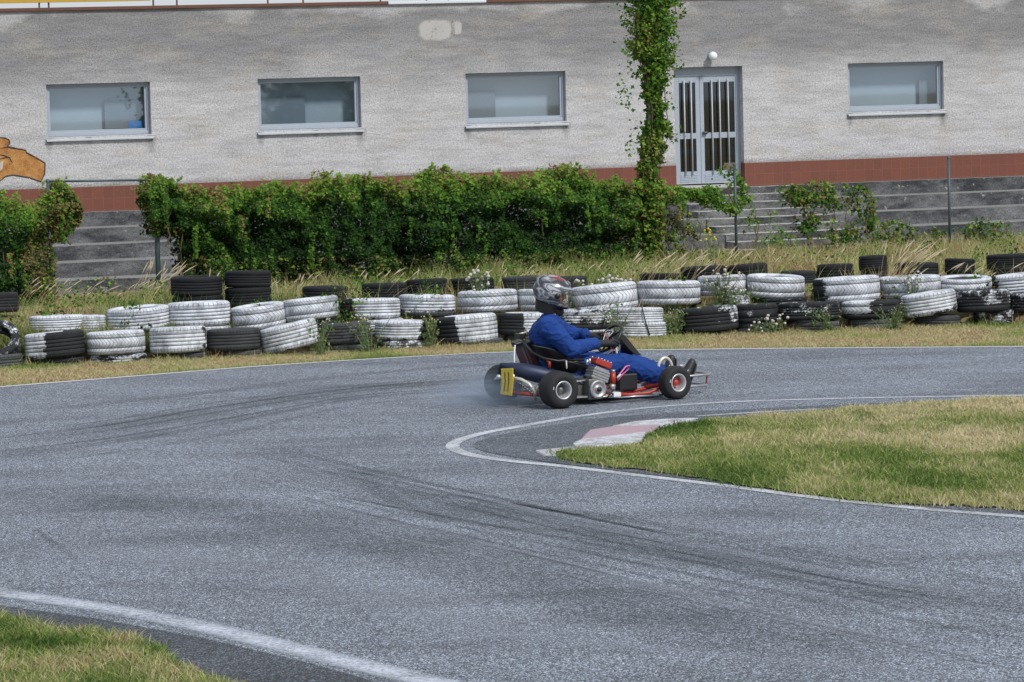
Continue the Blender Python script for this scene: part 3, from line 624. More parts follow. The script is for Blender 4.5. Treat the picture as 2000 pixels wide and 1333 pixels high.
# windows
M['stain'] = mk_worn('sill_dirt', (.10, .10, .095), .30, .70, 30, 6, True, .75)
M['blind'] = simple('grey_interior_blind', (0.55, 0.60, 0.63), 0.9, var=0.05, scale=4)
M['blind_dk'] = simple('dark_interior_panel', (0.27, 0.30, 0.33), 0.9, var=0.1, scale=4)
M['blue_box'] = simple('blue_card', (0.05, 0.25, 0.62), 0.7)
M['inside'] = simple('dim_room', (0.10, 0.10, 0.105), 0.95)
extra = [[(213, 196, 285, 250, 'blind_dk'), (256, 237, 284, 250, 'blue_box')], [(513, 190, 608, 243, 'blind_dk'), ], [(917, 178, 981, 231, 'blind_dk')], [(1811, 155, 1830, 206, 'blind_dk')]]
wl_lab = ['leftmost window with a small blue card in its lower right corner', 'window reflecting a tree', 'window nearest the creeper column', 'window right of the door, in a deep reveal']
for i, (a0, a1, z0, z1) in enumerate(WINS):
    wf = MB()
    def fr(y0, y1, in0, in1, m=wf, bot=1.0):
        m.box(a0 + in0, a0 + in1, y0, y1, z0 + in0 * bot, z1 - in0); m.box(a1 - in1, a1 - in0, y0, y1, z0 + in0 * bot, z1 - in0)
        m.box(a0 + in1, a1 - in1, y0, y1, z1 - in1, z1 - in0); m.box(a0 + in1, a1 - in1, y0, y1, z0 + in0 * bot, z0 + in1 * bot + 0.02)
    fr(0.085, 0.17, 0.004, 0.044); fr(0.105, 0.16, 0.0445, 0.078)
    win = wf.build('window', M['frame'], bld, bevel=0.004); win['label'] = wl_lab[i]
    MB().quad((a0 + .07, .13, z0 + .07), (a1 - .07, .13, z0 + .07), (a1 - .07, .13, z1 - .07), (a0 + .07, .13, z1 - .07)).build('pane', M['glass'], win)
    sl = MB(); sl.add([(a0 - .03, -0.06, z0 - .055), (a1 + .03, -0.06, z0 - .055), (a1 + .03, 0.084, z0 - .01), (a0 - .03, 0.084, z0 - .01), (a0 - .03, -0.06, z0 - .075), (a1 + .03, -0.06, z0 - .075), (a1 + .03, -0.002, z0 - .075), (a0 - .03, -0.002, z0 - .075)], [(0, 1, 2, 3), (4, 5, 1, 0), (7, 6, 5, 4)])
    sl.build('sill', M['sill'], win)
    MB().box(a0 - .1, a1 + .1, 0.42, 0.45, z0 - .1, z1 + .1).build('blind', M['blind'], win)
    SV = []; SF = []; SE = []                  # dirt washed down from the sill ends
    for cx_, wd, ln in ((a0 + .02, .12, .30), (a1 - .02, .16, .34), (a0 + .7 + .3 * i, .10, .16)):
        for r_ in range(7):
            for c_ in range(5):
                SV.append((cx_ + wd * (c_ / 4 - .5) * (1.5 - .6 * r_ / 6), -.003, z0 - .02 - ln * r_ / 6)); SE.append(math.sin(math.pi * c_ / 4) * (1 - r_ / 6) ** .8 * (1 if r_ else .8))
        b_ = len(SV) - 35; SF += [(b_ + r_ * 5 + c_, b_ + r_ * 5 + c_ + 1, b_ + r_ * 5 + c_ + 6, b_ + r_ * 5 + c_ + 5) for r_ in range(6) for c_ in range(4)]
    np_mesh('sill_stain', SV, SF, M['stain'], win, {'edge': SE})
    for k, (u0, v0, u1, v1, mt) in enumerate(extra[i]):
        c0 = wl_(u0, v0); c1 = wl_(u1, v1); yy = 0.34 - 0.06 * k if mt != 'blue_box' else 0.20
        MB().box(c0[0], c1[0], yy, yy + 0.02, max(c1[1], z0), c0[1]).build('interior_panel' if mt != 'blue_box' else 'blue_card', M[mt], win)
# door: two leaves of unequal width, steel bars in front of dark glass
a0, a1, z0, z1 = DOOR
dr = MB()
def dz(v, u=1383): return wl_(u, v)[1]
def dx(u, v=250): return wl_(u, v, -0.2)[0]
zf = dz(149)
dr.box(a0 + .002, a0 + .07, .15, .24, z0, z1 - .002); dr.box(a1 - .07, a1 - .002, .15, .24, z0, z1 - .002); dr.box(a0 + .07, a1 - .07, .15, .24, zf, z1 - .002)
door = dr.build('door', M['frame'], bld, bevel=0.004); door['label'] = 'pale blue barred double door'
mid = dx(1366.5)
for (l0, l1, g0, g1, bars) in ((a0 + .072, mid - .003, dx(1326), dx(1358), (1335, 1348.5)), (mid + .003, a1 - .072, dx(1374), dx(1434), (1389, 1404, 1420.5))):
    zA, zBm, zC, zD = dz(161), dz(260), dz(271), dz(335)
    m = MB(); y0, y1 = .165, .215
    m.box(l0, g0, y0, y1, z0 + .02, zf - .004); m.box(g1, l1, y0, y1, z0 + .02, zf - .004)
    m.box(g0, g1, y0, y1, zA, zf - .004); m.box(g0, g1, y0, y1, zC, zBm); m.box(g0, g1, y0, y1, z0 + .02, zD)
    for k in range(5): m.box(g0 - .01, g1 + .01, y0 - .006, y0 - .001, z0 + .06 + k * .028, z0 + .078 + k * .028)
    m.build('door_leaf', M['frame'], door, bevel=0.003)
    MB().quad((g0, .20, zD), (g1, .20, zD), (g1, .20, zBm + .1 if 0 else zA), (g0, .20, zA)).build('pane', M['door_glass'], door)
    for ub in bars:
        xb = dx(ub); MB().tube([(xb, .135, zD - .06), (xb, .135, zA + .05)], .0125, 8).build('security_bar', M['sill'], door)
MB().box(dx(1370), dx(1378), .12, .15, dz(263), dz(257)).tube([(dx(1371), .145, dz(260)), (dx(1371), .10, dz(260)), (dx(1379), .10, dz(260))], .01, 6).build('handle', simple('dark_handle', (.1, .1, .1), .4), door)
MB().box(dx(1443), dx(1446.5), .12, .149, dz(188), dz(172)).build('hinge', M['sill'], door)
MB().box(a0 - .3, a1 + .3, 1.6, 1.65, z0 - .2, z1 + .1).box(a0 - .3, a1 + .3, .23, 1.6, z0 - .25, z0 - .2).build('room_interior', simple('brown_interior', (0.17, 0.13, 0.11), .9, var=.4, scale=3), door)
MB().box(a0 - .02, a1 + .02, -0.06, 0.24, ZB - 0.02, z0 - .002).build('threshold', simple('threshold_stone', (.40, .40, .38), .8, var=.3), door)
# mural: an orange winged beast's head, only its snout in view
def mk_mural():
    t = NT('mural_paint'); P = t.tc(); n = t.noise(7, 5, 0.6, P); g_ = t.noise(45, 4, 0.8, P)
    c = t.ramp(n, [(0.3, (0.30, 0.11, 0.035)), (0.5, (0.42, 0.20, 0.055)), (0.7, (0.50, 0.27, 0.10))])
    return t.fin(t.mix(.7, c, t.ramp(g_, [(.35, .5), (.65, 1.35)]), 'MULTIPLY'), .9)
M['mural'] = mk_mural(); M['mural_line'] = simple('mural_dark_line', (.07, .05, .045), .9, var=.4); M['mural_pale'] = simple('mural_pale', (.5, .42, .36), .9, var=.3)
def wallpoly(pix, off, mat, name, parent):
    P = [wl_(u, v) for u, v in pix]; bm = bmesh.new(); f = bm.faces.new([bm.verts.new((a, -off, z)) for a, z in P])
    bmesh.ops.triangulate(bm, faces=[f]); me = bpy.data.meshes.new(name); bm.to_mesh(me); bm.free(); me.materials.append(mat); return link(bpy.data.objects.new(name, me), parent)
mur = wallpoly([(-40, 262), (0, 270), (16, 272), (20, 280), (14, 285), (52, 294), (50, 298), (70, 308), (88, 320), (87, 340), (80, 356), (55, 346), (25, 342), (10, 345), (-2, 358), (-60, 372), (-80, 300)], .004, M['mural'], 'mural', bld)
mur['label'] = 'orange painted creature snout with dark outline at the left end'
wm = MB()
for L_ in ([(-10, 268), (10, 270), (18, 274), (19, 281), (14, 286), (30, 290), (51, 294), (51, 298), (70, 308), (88, 319), (87, 340), (80, 355), (56, 347), (25, 342), (10, 345), (-4, 358)], [(-6, 302), (8, 304), (18, 308), (24, 318)], [(-5, 312), (12, 308), (20, 309)], [(0, 290), (16, 288), (30, 292)], [(4, 350), (14, 344)]):
    pts = [Vector((a, -.006, z)) for a, z in (wl_(u, v) for u, v in L_)]
    wm.tube(pts, [.004] + [.011] * (len(pts) - 2) + [.004], 5)
wm.build('mural_outline', M['mural_line'], mur)
wallpoly([(0, 318), (7, 314), (5, 330), (0, 335)], .0055, M['mural_pale'], 'mural_highlight', mur)

# globe lamp over the door
la, lz = wl_(1387, 110)
lamp = empty('wall_lamp', W0 + WX * la + Vector((0, 0, lz)), WA); tag(lamp, 'small round white globe lamp on the wall above the barred door', 'lamp')
MB().ball((0, -.13, 0), .076, 20).build('globe', simple('opal_glass', (.80, .82, .86), .35, var=.04, bump=0), lamp)
MB().lathe([(0, 0), (.05, 0), (.05, .03), (.035, .075), (0, .075)], 16, Matrix.Rotation(R_(90), 4, 'X')).build('base', M['frame'], lamp)

# roof sign board and posts, behind the roof edge
sg = empty('roof_sign_board', W0 + WX * wl_(0, 5)[0] - WN * .5 + Vector((0, 0, ZT)), WA); tag(sg, 'yellow board on thin posts over the left end of the roof', 'sign')
zl = wl_(150, 4.5, -.5)[1] - ZT; xa = wl_(-400, 5, -.5)[0] - wl_(0, 5)[0]; xb_ = wl_(293, 1, -.5)[0] - wl_(0, 5)[0]
MB().box(xa, xb_, -.03, 0, zl, zl + .9).build('board', simple('yellow_board', (.50, .31, .03), .6, var=.15, scale=10), sg, bevel=.004)
for u in (77, 95.5, 300 - 0, 346 - 0):
    xx = wl_(u, 12, -.5)[0] - wl_(0, 5)[0]; MB().box(xx - .012, xx + .012, .001, .03, -.02, zl + (.95 if u < 290 else .6)).build('post', M['cap'], sg)
for i, u in enumerate((523, 592, 743, 833, 876)):
    p = W0 + WX * wl_(u, 4, -.3)[0] - WN * .3 + Vector((0, 0, ZT - .02)); o = empty('roof_post', p, WA)
    MB().box(-.012, .012, -.012, .012, 0, .95).lathe([(0, .95), (.02, .95), (0, .97)], 8).build('upright', M['cap'] if i < 3 else M['blind_dk'], o)
    MB().box(-.05, .05, -.05, .05, 0.005, .012).build('foot_plate', M['cap'], o)
    tag(o, ['first thin post on the roof edge right of the yellow board', 'second thin post on the roof edge right of the yellow board', 'thin roof post just left of the white roof edge length', 'thin dark post at the middle of the white roof edge length', 'thin dark post right over the pale wall patches'][i], 'post', 'thin posts along the roof edge')

# ================================================================== TERRACE AND STAIRS
def mk_conc(name, c0, c1, pale):
    t = NT(name); P = t.tc(); a = t.noise(1.8, 6, 0.7, t.map(P, (.6, 1, 1.4))); g_ = t.noise(38, 5, 0.85, P)
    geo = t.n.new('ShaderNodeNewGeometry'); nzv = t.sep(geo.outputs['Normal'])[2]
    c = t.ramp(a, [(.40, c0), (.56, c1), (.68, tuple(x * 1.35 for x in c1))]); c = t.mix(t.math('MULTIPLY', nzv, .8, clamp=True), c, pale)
    c = t.mix(.85, c, t.ramp(g_, [(.34, .35), (.5, .95), (.66, 1.6)]), 'MULTIPLY')
    v_ = t.noise(9, 3, .6, P); c = t.mix(t.ramp(v_, [(.66, 0), (.7, .7)]), c, (.42, .42, .40))
    t.bump(g_, .8, .02); return t.fin(c, .95, spec=.15)
M['conc'] = mk_conc('weathered_concrete', (.055, .058, .063), (.16, .162, .168), (.27, .27, .26))
M['conc_st'] = mk_conc('lichen_concrete', (.055, .055, .06), (.17, .17, .17), (.50, .50, .48))
def terrace(a_0, a_1, label):
    root = empty('concrete_terrace', W0 + WX * a_0 + Vector((0, 0, 0)), WA); tag(root, label, 'terrace', 'spectator terrace steps below the clubhouse')
    L = a_1 - a_0; step = .235; n0 = .28; seg = max(4, int(L / .35))
    for i in range(6):
        zt_ = ZB - .02 - i * step; y1 = -(n0 + i * .8); y0 = 0.18 if i == 0 else -(n0 + (i - 1) * .8) - .001
        m = MB(); top = []
        for k in range(seg + 1):
            x = L * k / seg; j1 = .012 * nz(x * 4, i * 3.1, 1); j2 = .010 * nz(x * 5, i * 3.1, 7)
            top.append((x, j1, j2))
        for k in range(seg):
            xa_, ja, ka = top[k]; xb2, jb, kb = top[k + 1]
            m.quad((xa_, y1 + ja, zt_ + ka), (xb2, y1 + jb, zt_ + kb), (xb2, y0, zt_), (xa_, y0, zt_))
            m.quad((xa_, y1 + ja * .5 + .004, zt_ - step - .12), (xb2, y1 + jb * .5 + .004, zt_ - step - .12), (xb2, y1 + jb, zt_ + kb), (xa_, y1 + ja, zt_ + ka))
        m.quad((0, y1, zt_ - step - .12), (0, y1, zt_), (0, y0, zt_), (0, y0, zt_ - step - .12)); m.quad((L, y0, zt_ - step - .12), (L, y0, zt_), (L, y1, zt_), (L, y1, zt_ - step - .12))
        m.build('terrace_step', M['conc'], root)
    return root
st_l = wl_(1322, 365)[0] - .25; st_r = wl_(1542, 365)[0]
terrace(A0, st_l - .01, 'dark concrete terrace steps left of the stairs, seen through the hedge gap'); terrace(st_r + .01, A1, 'dark concrete terrace steps to the right of the stairs')
stc = empty('concrete_stairs', W0 + WX * st_l, WA); tag(stc, 'narrow weathered concrete stairs leading up to the barred door', 'stairs')
Ls = st_r - st_l; yp = .18
for i in range(11):
    zt_ = ZB - .025 - i * .1175; y1 = -(.30 + i * .40); m = MB(); seg = 24
    for k in range(seg):
        xa_, xb2 = Ls * k / seg, Ls * (k + 1) / seg; f = lambda x: (.014 * nz(x * 5, i * 2.3, 2), .012 * nz(x * 6, i * 2.3, 8))
        (ja, ka), (jb, kb) = f(xa_), f(xb2)
        m.quad((xa_, y1 + ja, zt_ + ka), (xb2, y1 + jb, zt_ + kb), (xb2, yp - .001, zt_), (xa_, yp - .001, zt_))
        m.quad((xa_, y1 + ja + .006, zt_ - .2), (xb2, y1 + jb + .006, zt_ - .2), (xb2, y1 + jb, zt_ + kb), (xa_, y1 + ja, zt_ + ka))
    m.quad((0, y1, zt_ - .3), (0, y1, zt_), (0, yp, zt_), (0, yp, zt_ - .3)); m.quad((Ls, yp, zt_ - .3), (Ls, yp, zt_), (Ls, y1, zt_), (Ls, y1, zt_ - .3))
    m.build('stair_step', M['conc_st'], stc); yp = y1

# ================================================================== FENCE AND CREEPERS
FD = (Vector((FX1, FY1, 0)) - Vector((FX0, FY0, 0))).normalized(); FN = Vector((FD.y, -FD.x, 0))
def fpt(u, v, off=0.0):
    p = on_plane(u, v, Vector((FX0, FY0, 0)) + FN * off, FN); return p
M['post'] = simple('green_grey_steel_post', (.045, .075, .085), .5, var=.25, scale=9)
for u, vt, rad, lab in ((305, 352, .033, 'dark steel fence post left of the main hedge, half wrapped in creeper'), (1436, 320, .02, 'dark green steel fence post in front of the stairs'), (1853.5, 307, .02, 'dark steel fence post in front of the right terrace'), (95, 352, .02, 'fence post under the left creeper'), (712, 345, .02, 'steel post top just showing over the middle of the hedge')):
    p = fpt(u, vt + 60); top = fpt(u, vt).z; gzz = gz(p.x, p.y) - .1
    o = empty('fence_post', (p.x, p.y, gzz)); tag(o, lab, 'post', 'posts of the old wire fence')
    MB().tube([(0, 0, 0), (0, 0, top - gzz)], rad, 12).build('upright', M['post'], o)
    MB().lathe([(rad * 1.15, top - gzz - .03), (rad * 1.15, top - gzz + .004), (0, top - gzz + .012)], 12).build('cap', M['post'], o)
pa, pb = fpt(90, 355), fpt(295, 352)
rl = MB().tube([pa, pb], .014, 8).build('fence_rail', M['post']); tag(rl, 'thin dark top rail spanning the gap left of the main hedge', 'rail')

def hedge(name, label, prof_top, prof_bot, N, depth, seed, tintf, size=(.022, .052), cat='hedge', nmod=None):
    """prof: photo points along top and bottom outlines, laid on the fence plane"""
    root = empty(name, fpt((prof_top[0][0] + prof_top[-1][0]) / 2, prof_bot[0][1])); root.location.z = gz(root.location.x, root.location.y)
    tag(root, label, cat); rr = np.random.default_rng(seed)
    u0, u1 = prof_top[0][0], prof_top[-1][0]
    U = rr.uniform(u0, u1, N); T = np.interp(U, [p[0] for p in prof_top], [p[1] for p in prof_top]); B = np.interp(U, [p[0] for p in prof_bot], [p[1] for p in prof_bot])
    q = rr.uniform(0, 1, N); jag = np.array([nz(a * .045, seed, 0) * 9 + nz(a * .15, seed, 5) * 8 for a in U])
    Vv = T + jag + (B - T - jag) * q ** 1.0
    P = []; TI = []; O = Vector(root.location)
    for a, v_, k in zip(U, Vv, q):
        w3 = fpt(a, v_); t_ = (w3 - Vector((FX0, FY0, 0))).dot(FD); z = w3.z
        cl = nz(t_ * 1.9, z * 2.3, seed) ; c2 = nz(t_ * 5.5, z * 5.5, seed + 4)
        gap = nz(t_ * 3.1, z * 2.4, seed + 20) * .7 + nz(t_ * 8, z * 8, seed + 2) * .35 + rr.normal(0, .09)
        if nmod and nmod(a, v_, gap): continue
        surf = depth * (.55 + .70 * cl + .45 * c2) * (1 - .75 * math.exp(-k * 9))
        dd = surf - (abs(rr.normal(0, .09)) + .02 if rr.random() < .72 else rr.uniform(.08, .55))
        p = w3 + FN * dd + Vector((0, 0, rr.normal(0, .01))) - O
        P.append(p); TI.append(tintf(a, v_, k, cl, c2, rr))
    if cat == 'hedge':                         # young shoots standing out of the top and the face
        for i in range(int((u1 - u0) / 9)):
            a = rr.uniform(u0 + 3, u1 - 3); tt = np.interp(a, [p[0] for p in prof_top], [p[1] for p in prof_top]); L_ = rr.uniform(8, 26); lx = rr.normal(0, .5); d0 = rr.uniform(.02, depth * .7)
            for q_ in range(int(L_ / 1.5)):
                f_ = q_ * 1.5 / L_
                P.append(fpt(a + lx * L_ * f_ + rr.normal(0, 1.3), tt + 4 - L_ * f_ * (1 - .35 * f_)) + FN * (d0 + rr.normal(0, .02)) - O); TI.append(.66 + rr.normal(0, .05))
        for i in range(int((u1 - u0) / 30)):
            a = rr.uniform(u0 + 3, u1 - 3); tt = np.interp(a, [p[0] for p in prof_top], [p[1] for p in prof_top]); bb = np.interp(a, [p[0] for p in prof_bot], [p[1] for p in prof_bot]); s0_ = rr.uniform(tt + 8, max(tt + 12, bb - 50)); L_ = rr.uniform(25, 60); dry = rr.random() < .10; d0 = depth * rr.uniform(.5, .95)
            for q_ in range(int(L_ * 1.1)):
                f_ = q_ / (L_ * 1.1); P.append(fpt(a + 6 * nz(f_ * 2, i, 1) + rr.normal(0, 2.2), s0_ + L_ * f_) + FN * (d0 + rr.normal(0, .03)) - O); TI.append((.84 if dry else .52) + rr.normal(0, .06))
    P = np.array(P); n = len(P)
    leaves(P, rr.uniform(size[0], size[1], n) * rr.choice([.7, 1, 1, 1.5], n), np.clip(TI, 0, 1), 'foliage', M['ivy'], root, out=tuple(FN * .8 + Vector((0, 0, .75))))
    m = MB(); r2 = random.Random(seed)
    for i in range(max(3, int((u1 - u0) / 60))):
        a = r2.uniform(u0 + 4, u1 - 4); tt = interp(a, prof_top); bb = interp(a, prof_bot); pts = []
        o_ = r2.uniform(-.05, depth * .35)
        for k in range(6):
            f = k / 5; pts.append(fpt(a + r2.uniform(-9, 9), bb + 8 + (tt + 10 - bb) * f) + FN * o_ - O)
        m.tube(pts, [.012, .01, .008, .007, .005, .003], 5, caps=False)
    # trailing shoots over the top edge
    m.build('stems', M['stem'], root)
    return root
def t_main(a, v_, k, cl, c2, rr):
    t = .33 - .22 * k + .52 * math.exp(-k * 7) + .22 * cl + .20 * c2 + rr.normal(0, .12)  # pale new growth, plus lit top and shaded base painted into the tint
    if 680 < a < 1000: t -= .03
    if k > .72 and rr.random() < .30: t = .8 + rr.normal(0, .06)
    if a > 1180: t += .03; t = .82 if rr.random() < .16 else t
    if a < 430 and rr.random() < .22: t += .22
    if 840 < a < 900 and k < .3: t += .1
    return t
top_main = [(276, 372), (292, 342), (312, 346), (335, 352), (355, 371), (400, 372), (450, 366), (500, 372), (540, 358), (590, 372), (620, 350), (632, 338), (650, 352), (700, 344), (740, 350), (790, 362), (818, 350), (845, 328), (870, 328), (890, 346), (930, 352), (970, 342), (1010, 350), (1050, 346), (1085, 326), (1110, 322), (1130, 334), (1165, 356), (1200, 352), (1240, 362), (1290, 372), (1322, 380)]
bot_main = [(276, 398), (290, 470), (345, 478), (352, 545), (420, 548), (560, 560), (700, 560), (1000, 552), (1180, 545), (1240, 535), (1300, 520), (1322, 470)]
def m_main(a, v_, gap):
    if a < 352 and v_ > 460: return gap < .35
    if a > 1230: return gap < (a - 1230) / 130 * .35 - .05 if v_ > 400 else False
    return False
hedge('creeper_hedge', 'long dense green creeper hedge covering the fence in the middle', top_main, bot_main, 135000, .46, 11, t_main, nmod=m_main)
def t_left(a, v_, k, cl, c2, rr):
    if a > 45 + 25 * cl and v_ > 395 + 60 * max(0, (105 - a) / 60): t = .86 + rr.normal(0, .08) if rr.random() < .62 else .3 + rr.normal(0, .1)
    else: t = .36 + .4 * math.exp(-k * 5) - .12 * k + rr.normal(0, .09)  # lit top and shaded base painted into the green tint here too
    if a > 95 and rr.random() < .35: t = .84
    return t
hedge('creeper_hedge', 'browning creeper clump on the fence at the left edge', [(-160, 372), (-60, 378), (0, 374), (20, 388), (50, 402), (70, 405), (90, 372), (110, 352), (128, 360), (145, 378), (152, 400)], [(-160, 610), (0, 606), (88, 600), (100, 590), (104, 475), (125, 470), (152, 430)], 28000, .36, 23, t_left)
def t_right(a, v_, k, cl, c2, rr): return (.84 + rr.normal(0, .07)) if rr.random() < .35 + .5 * c2 else .42 + .2 * cl + rr.normal(0, .1)
def m_r(a, v_, gap): return gap < -.04 + .22 * ((v_ - 400) / 100 if v_ > 400 else 0)
hedge('creeper_patch', 'thin green and brown creeper patch hanging in front of the right end of the stairs', [(1548, 366), (1570, 360), (1600, 358), (1640, 362), (1690, 360), (1706, 378)], [(1548, 420), (1580, 470), (1640, 505), (1690, 470), (1706, 450)], 7500, .14, 37, t_right, (.03, .065), 'creeper', m_r)
hedge('creeper_patch', 'ragged creeper tuft climbing round the fence post before the stairs', [(1322, 366), (1360, 372), (1400, 368), (1424, 345), (1436, 328), (1452, 348), (1468, 372)], [(1322, 382), (1360, 392), (1405, 410), (1440, 420), (1468, 392)], 3600, .12, 41, lambda a, v_, k, cl, c2, rr: .56 + rr.normal(0, .1), (.03, .06), 'creeper', lambda a, v_, gap: gap < -.05)
hedge('creeper_strands', 'thin creeper strands trailing down in front of the stairs right of the post', [(1470, 390), (1500, 400), (1535, 420), (1560, 400)], [(1470, 470), (1500, 490), (1535, 500), (1560, 500)], 1800, .05, 43, lambda a, v_, k, cl, c2, rr: .6 + rr.normal(0, .1), (.02, .05), 'creeper', lambda a, v_, gap: gap < .12)
hedge('creeper_strands', 'yellowing creeper sprigs in front of the stairs left of the post', [(1340, 395), (1380, 400), (1425, 410)], [(1340, 450), (1380, 470), (1425, 500)], 420, .05, 47, lambda a, v_, k, cl, c2, rr: .74 + rr.normal(0, .03), (.02, .05), 'creeper', lambda a, v_, gap: gap < .2)
hedge('creeper_patch', 'brown and green creeper low on the terrace beside the right post', [(1700, 436), (1760, 430), (1800, 445), (1860, 452), (1930, 430), (1990, 440)], [(1700, 490), (1760, 492), (1860, 490), (1990, 490)], 3600, .12, 53, t_right, (.025, .06), 'creeper', lambda a, v_, gap: gap < -.02)
hedge('creeper_patch', 'dry grey creeper tangle at the left foot of the stairs', [(1215, 400), (1260, 395), (1320, 420), (1360, 450)], [(1215, 520), (1260, 520), (1320, 515), (1372, 500)], 3800, .15, 59, lambda a, v_, k, cl, c2, rr: (.87 if rr.random() < .5 else .25) + rr.normal(0, .06), (.02, .055), 'creeper', lambda a, v_, gap: gap < -.02)

# creeper column rising on a pole
cp0 = fpt(1268, 372); ctop = fpt(1278, -60)
col_ = empty('creeper_column', (cp0.x, cp0.y, gz(cp0.x, cp0.y))); tag(col_, 'tall pole wrapped in green creeper rising left of the door', 'creeper')
O = Vector(col_.location); rr = np.random.default_rng(5); P = []; TI = []
prof = [(-60, 1210, 1345), (0, 1212, 1338), (30, 1217, 1330), (70, 1222, 1322), (100, 1222, 1320), (125, 1240, 1316), (170, 1248, 1302), (210, 1256, 1300), (250, 1258, 1312), (285, 1246, 1300), (330, 1238, 1290), (372, 1238, 1298), (440, 1236, 1312), (510, 1236, 1305)]
while len(P) < 19000:
    v_ = rr.uniform(-60, 510); l = np.interp(v_, [p[0] for p in prof], [p[1] for p in prof]); r = np.interp(v_, [p[0] for p in prof], [p[2] for p in prof])
    c = (l + r) / 2; hw = (r - l) / 2; g_ = rr.normal(0, .54)
    if abs(g_) > 1.25: continue
    edge = abs(g_); u = c + g_ * hw
    if edge > .5 and nz(u * .06, v_ * .06, 2) < -.02 + (edge - .5) * .4: continue
    p = fpt(u, v_) + FN * rr.normal(0, .42) * hw / 140 * (1 - .4 * edge) - O
    P.append(p); dry = v_ > 260 and rr.random() < .3
    TI.append(.82 + rr.normal(0, .05) if dry else .47 + .18 * nz(u * .03, v_ * .03, 8) + .07 * math.sin(v_ * .02) + rr.normal(0, .11) + .05 + (.18 if 190 < v_ < 300 else 0) * rr.random())
# hanging side sprigs
for (u, v_, n) in ((1215, 180, 26), (1222, 200, 16), (1232, 85, 24), (1236, 270, 12), (1245, 245, 14), (1320, 120, 12), (1300, 150, 18), (1318, 262, 30), (1305, 200, 18), (1310, 75, 24), (1225, 130, 14), (1330, 20, 24), (1238, 300, 10)):
    for _ in range(n): P.append(fpt(u + rr.normal(0, 6), v_ + rr.normal(0, 9)) + FN * rr.normal(0, .08) - O); TI.append(.45 + rr.normal(0, .1))
P = np.array(P); leaves(P, rr.uniform(.03, .075, len(P)), np.clip(TI, 0, 1), 'foliage', M['ivy'], col_, out=tuple(FN * .6 + Vector((0, 0, .6))))
MB().tube([Vector((0, 0, -.1)), (cp0 - O) + Vector((.02, 0, .1)), (ctop - O)], [.06, .055, .05], 10).build('pole', simple('old_pole', (.10, .08, .06), .9), col_)
m = MB(); r2 = random.Random(3)
for i in range(5):
    pts = []; a = r2.uniform(-1, 1)
    for k in range(12):
        v_ = 380 - 440 * k / 11; l = interp(v_, [(p[0], p[1]) for p in prof]); r = interp(v_, [(p[0], p[2]) for p in prof])
        a += r2.uniform(-.25, .25); a = max(-.9, min(.9, a)); pts.append(fpt((l + r) / 2 + a * (r - l) * .42, v_) + FN * r2.uniform(-.05, .12) - O)
    m.tube(pts, .006, 4, caps=False)
m.build('stems', M['stem'], col_)
# thistles and flowering weeds
def thistle(u, v, Y, h, n, label, flower='white_flower', fr=.022):
    z0 = None; x = X_at(u, Y); root = empty('thistle_plant' if flower == 'white_flower' else 'flowering_weed', (x, Y, gz(x, Y))); tag(root, label, 'weed', 'flowering weeds among the tyres')
    rr = random.Random(u); m = MB(); fl = MB(); P = []
    topz = atY(u, v, Y).z - gz(x, Y)
    for i in range(n):
        hx = rr.gauss(0, .10); hy = rr.gauss(0, .06); z = topz - abs(rr.gauss(0, h * .32)); k = [Vector((hx * .15, 0, 0)), Vector((hx * .5, hy * .4, z * .55)), Vector((hx, hy, z))]
        m.tube(k, [.005, .004, .0025], 4, caps=False)
        for q in range(rr.randint(1, 3)):
            c = k[2] + Vector((rr.gauss(0, .022), rr.gauss(0, .02), rr.gauss(.008, .018))); fl.ball(c, fr * rr.uniform(.5, 1.0), 7, 0, (1, 1, .85))
        for q in range(14):
            f = rr.random(); P.append(k[0].lerp(k[2], f) + Vector((rr.gauss(0, .035), rr.gauss(0, .03), 0)))
    m.build('stems', M['grass_stem'], root); fl.build('flower_heads', M[flower], root)
    leaves(np.array(P), RNG.uniform(.02, .05, len(P)), np.clip(RNG.normal(.6, .07, len(P)), 0, 1), 'leaves', M['ivy_pale'], root)
M['grass_stem'] = simple('green_stem', (.14, .18, .07), .8)
M['ivy_pale'] = mk_leaf('weed_leaves', [(0.0, (.05, .10, .03)), (.5, (.12, .19, .07)), (1, (.30, .34, .16))])
thistle(938, 528, 36.45, .5, 16, 'tall pale thistle with fluffy heads in front of a white tyre left of the driver')
thistle(1192, 540, 37.3, .28, 26, 'broad patch of fluffy seed heads right of the driver helmet')
thistle(1412, 530, 37.0, .45, 16, 'fluffy thistle between the two white tyres above the peeling black one', fr=.018)
thistle(1440, 560, 36.9, .3, 20, 'leafy seeding weed overhanging the short white tyre end', fr=.014)
thistle(1508, 622, 36.25, .22, 16, 'pinkish seed heads low before the right black tyres', fr=.02)
thistle(1205, 585, 35.7, .3, 8, 'dry upright seeding stalk standing before the strapped white tyres', fr=.012)
thistle(1790, 535, 37.2, .35, 16, 'pale seed heads on weeds at the foot of the tallest straw clump', fr=.016)
thistle(1622, 598, 36.3, .3, 10, 'dark leafy weed wedged between two black tyres at right', fr=.008)
thistle(622, 622, 34.85, .2, 8, 'small dry weed with pale heads before the tilted white tyre', fr=.01)
thistle(1312, 605, 36.3, .25, 26, 'dense green weed filling the gap between white and black tyre stacks', fr=.006)
thistle(840, 610, 35.5, .25, 9, 'brown dry weed between two tyre stacks left of the kart', 'straw_head', .01)
thistle(722, 620, 35.1, .3, 9, 'yellowing weed between the dark and the white front tyre stacks', 'straw_head', .01)
thistle(250, 630, 35.5, .25, 12, 'green weed hiding the low white tyre at left', fr=.006)
thistle(1745, 590, 36.3, .2, 12, 'weed tuft below the white streaked tyre at right', fr=.007)
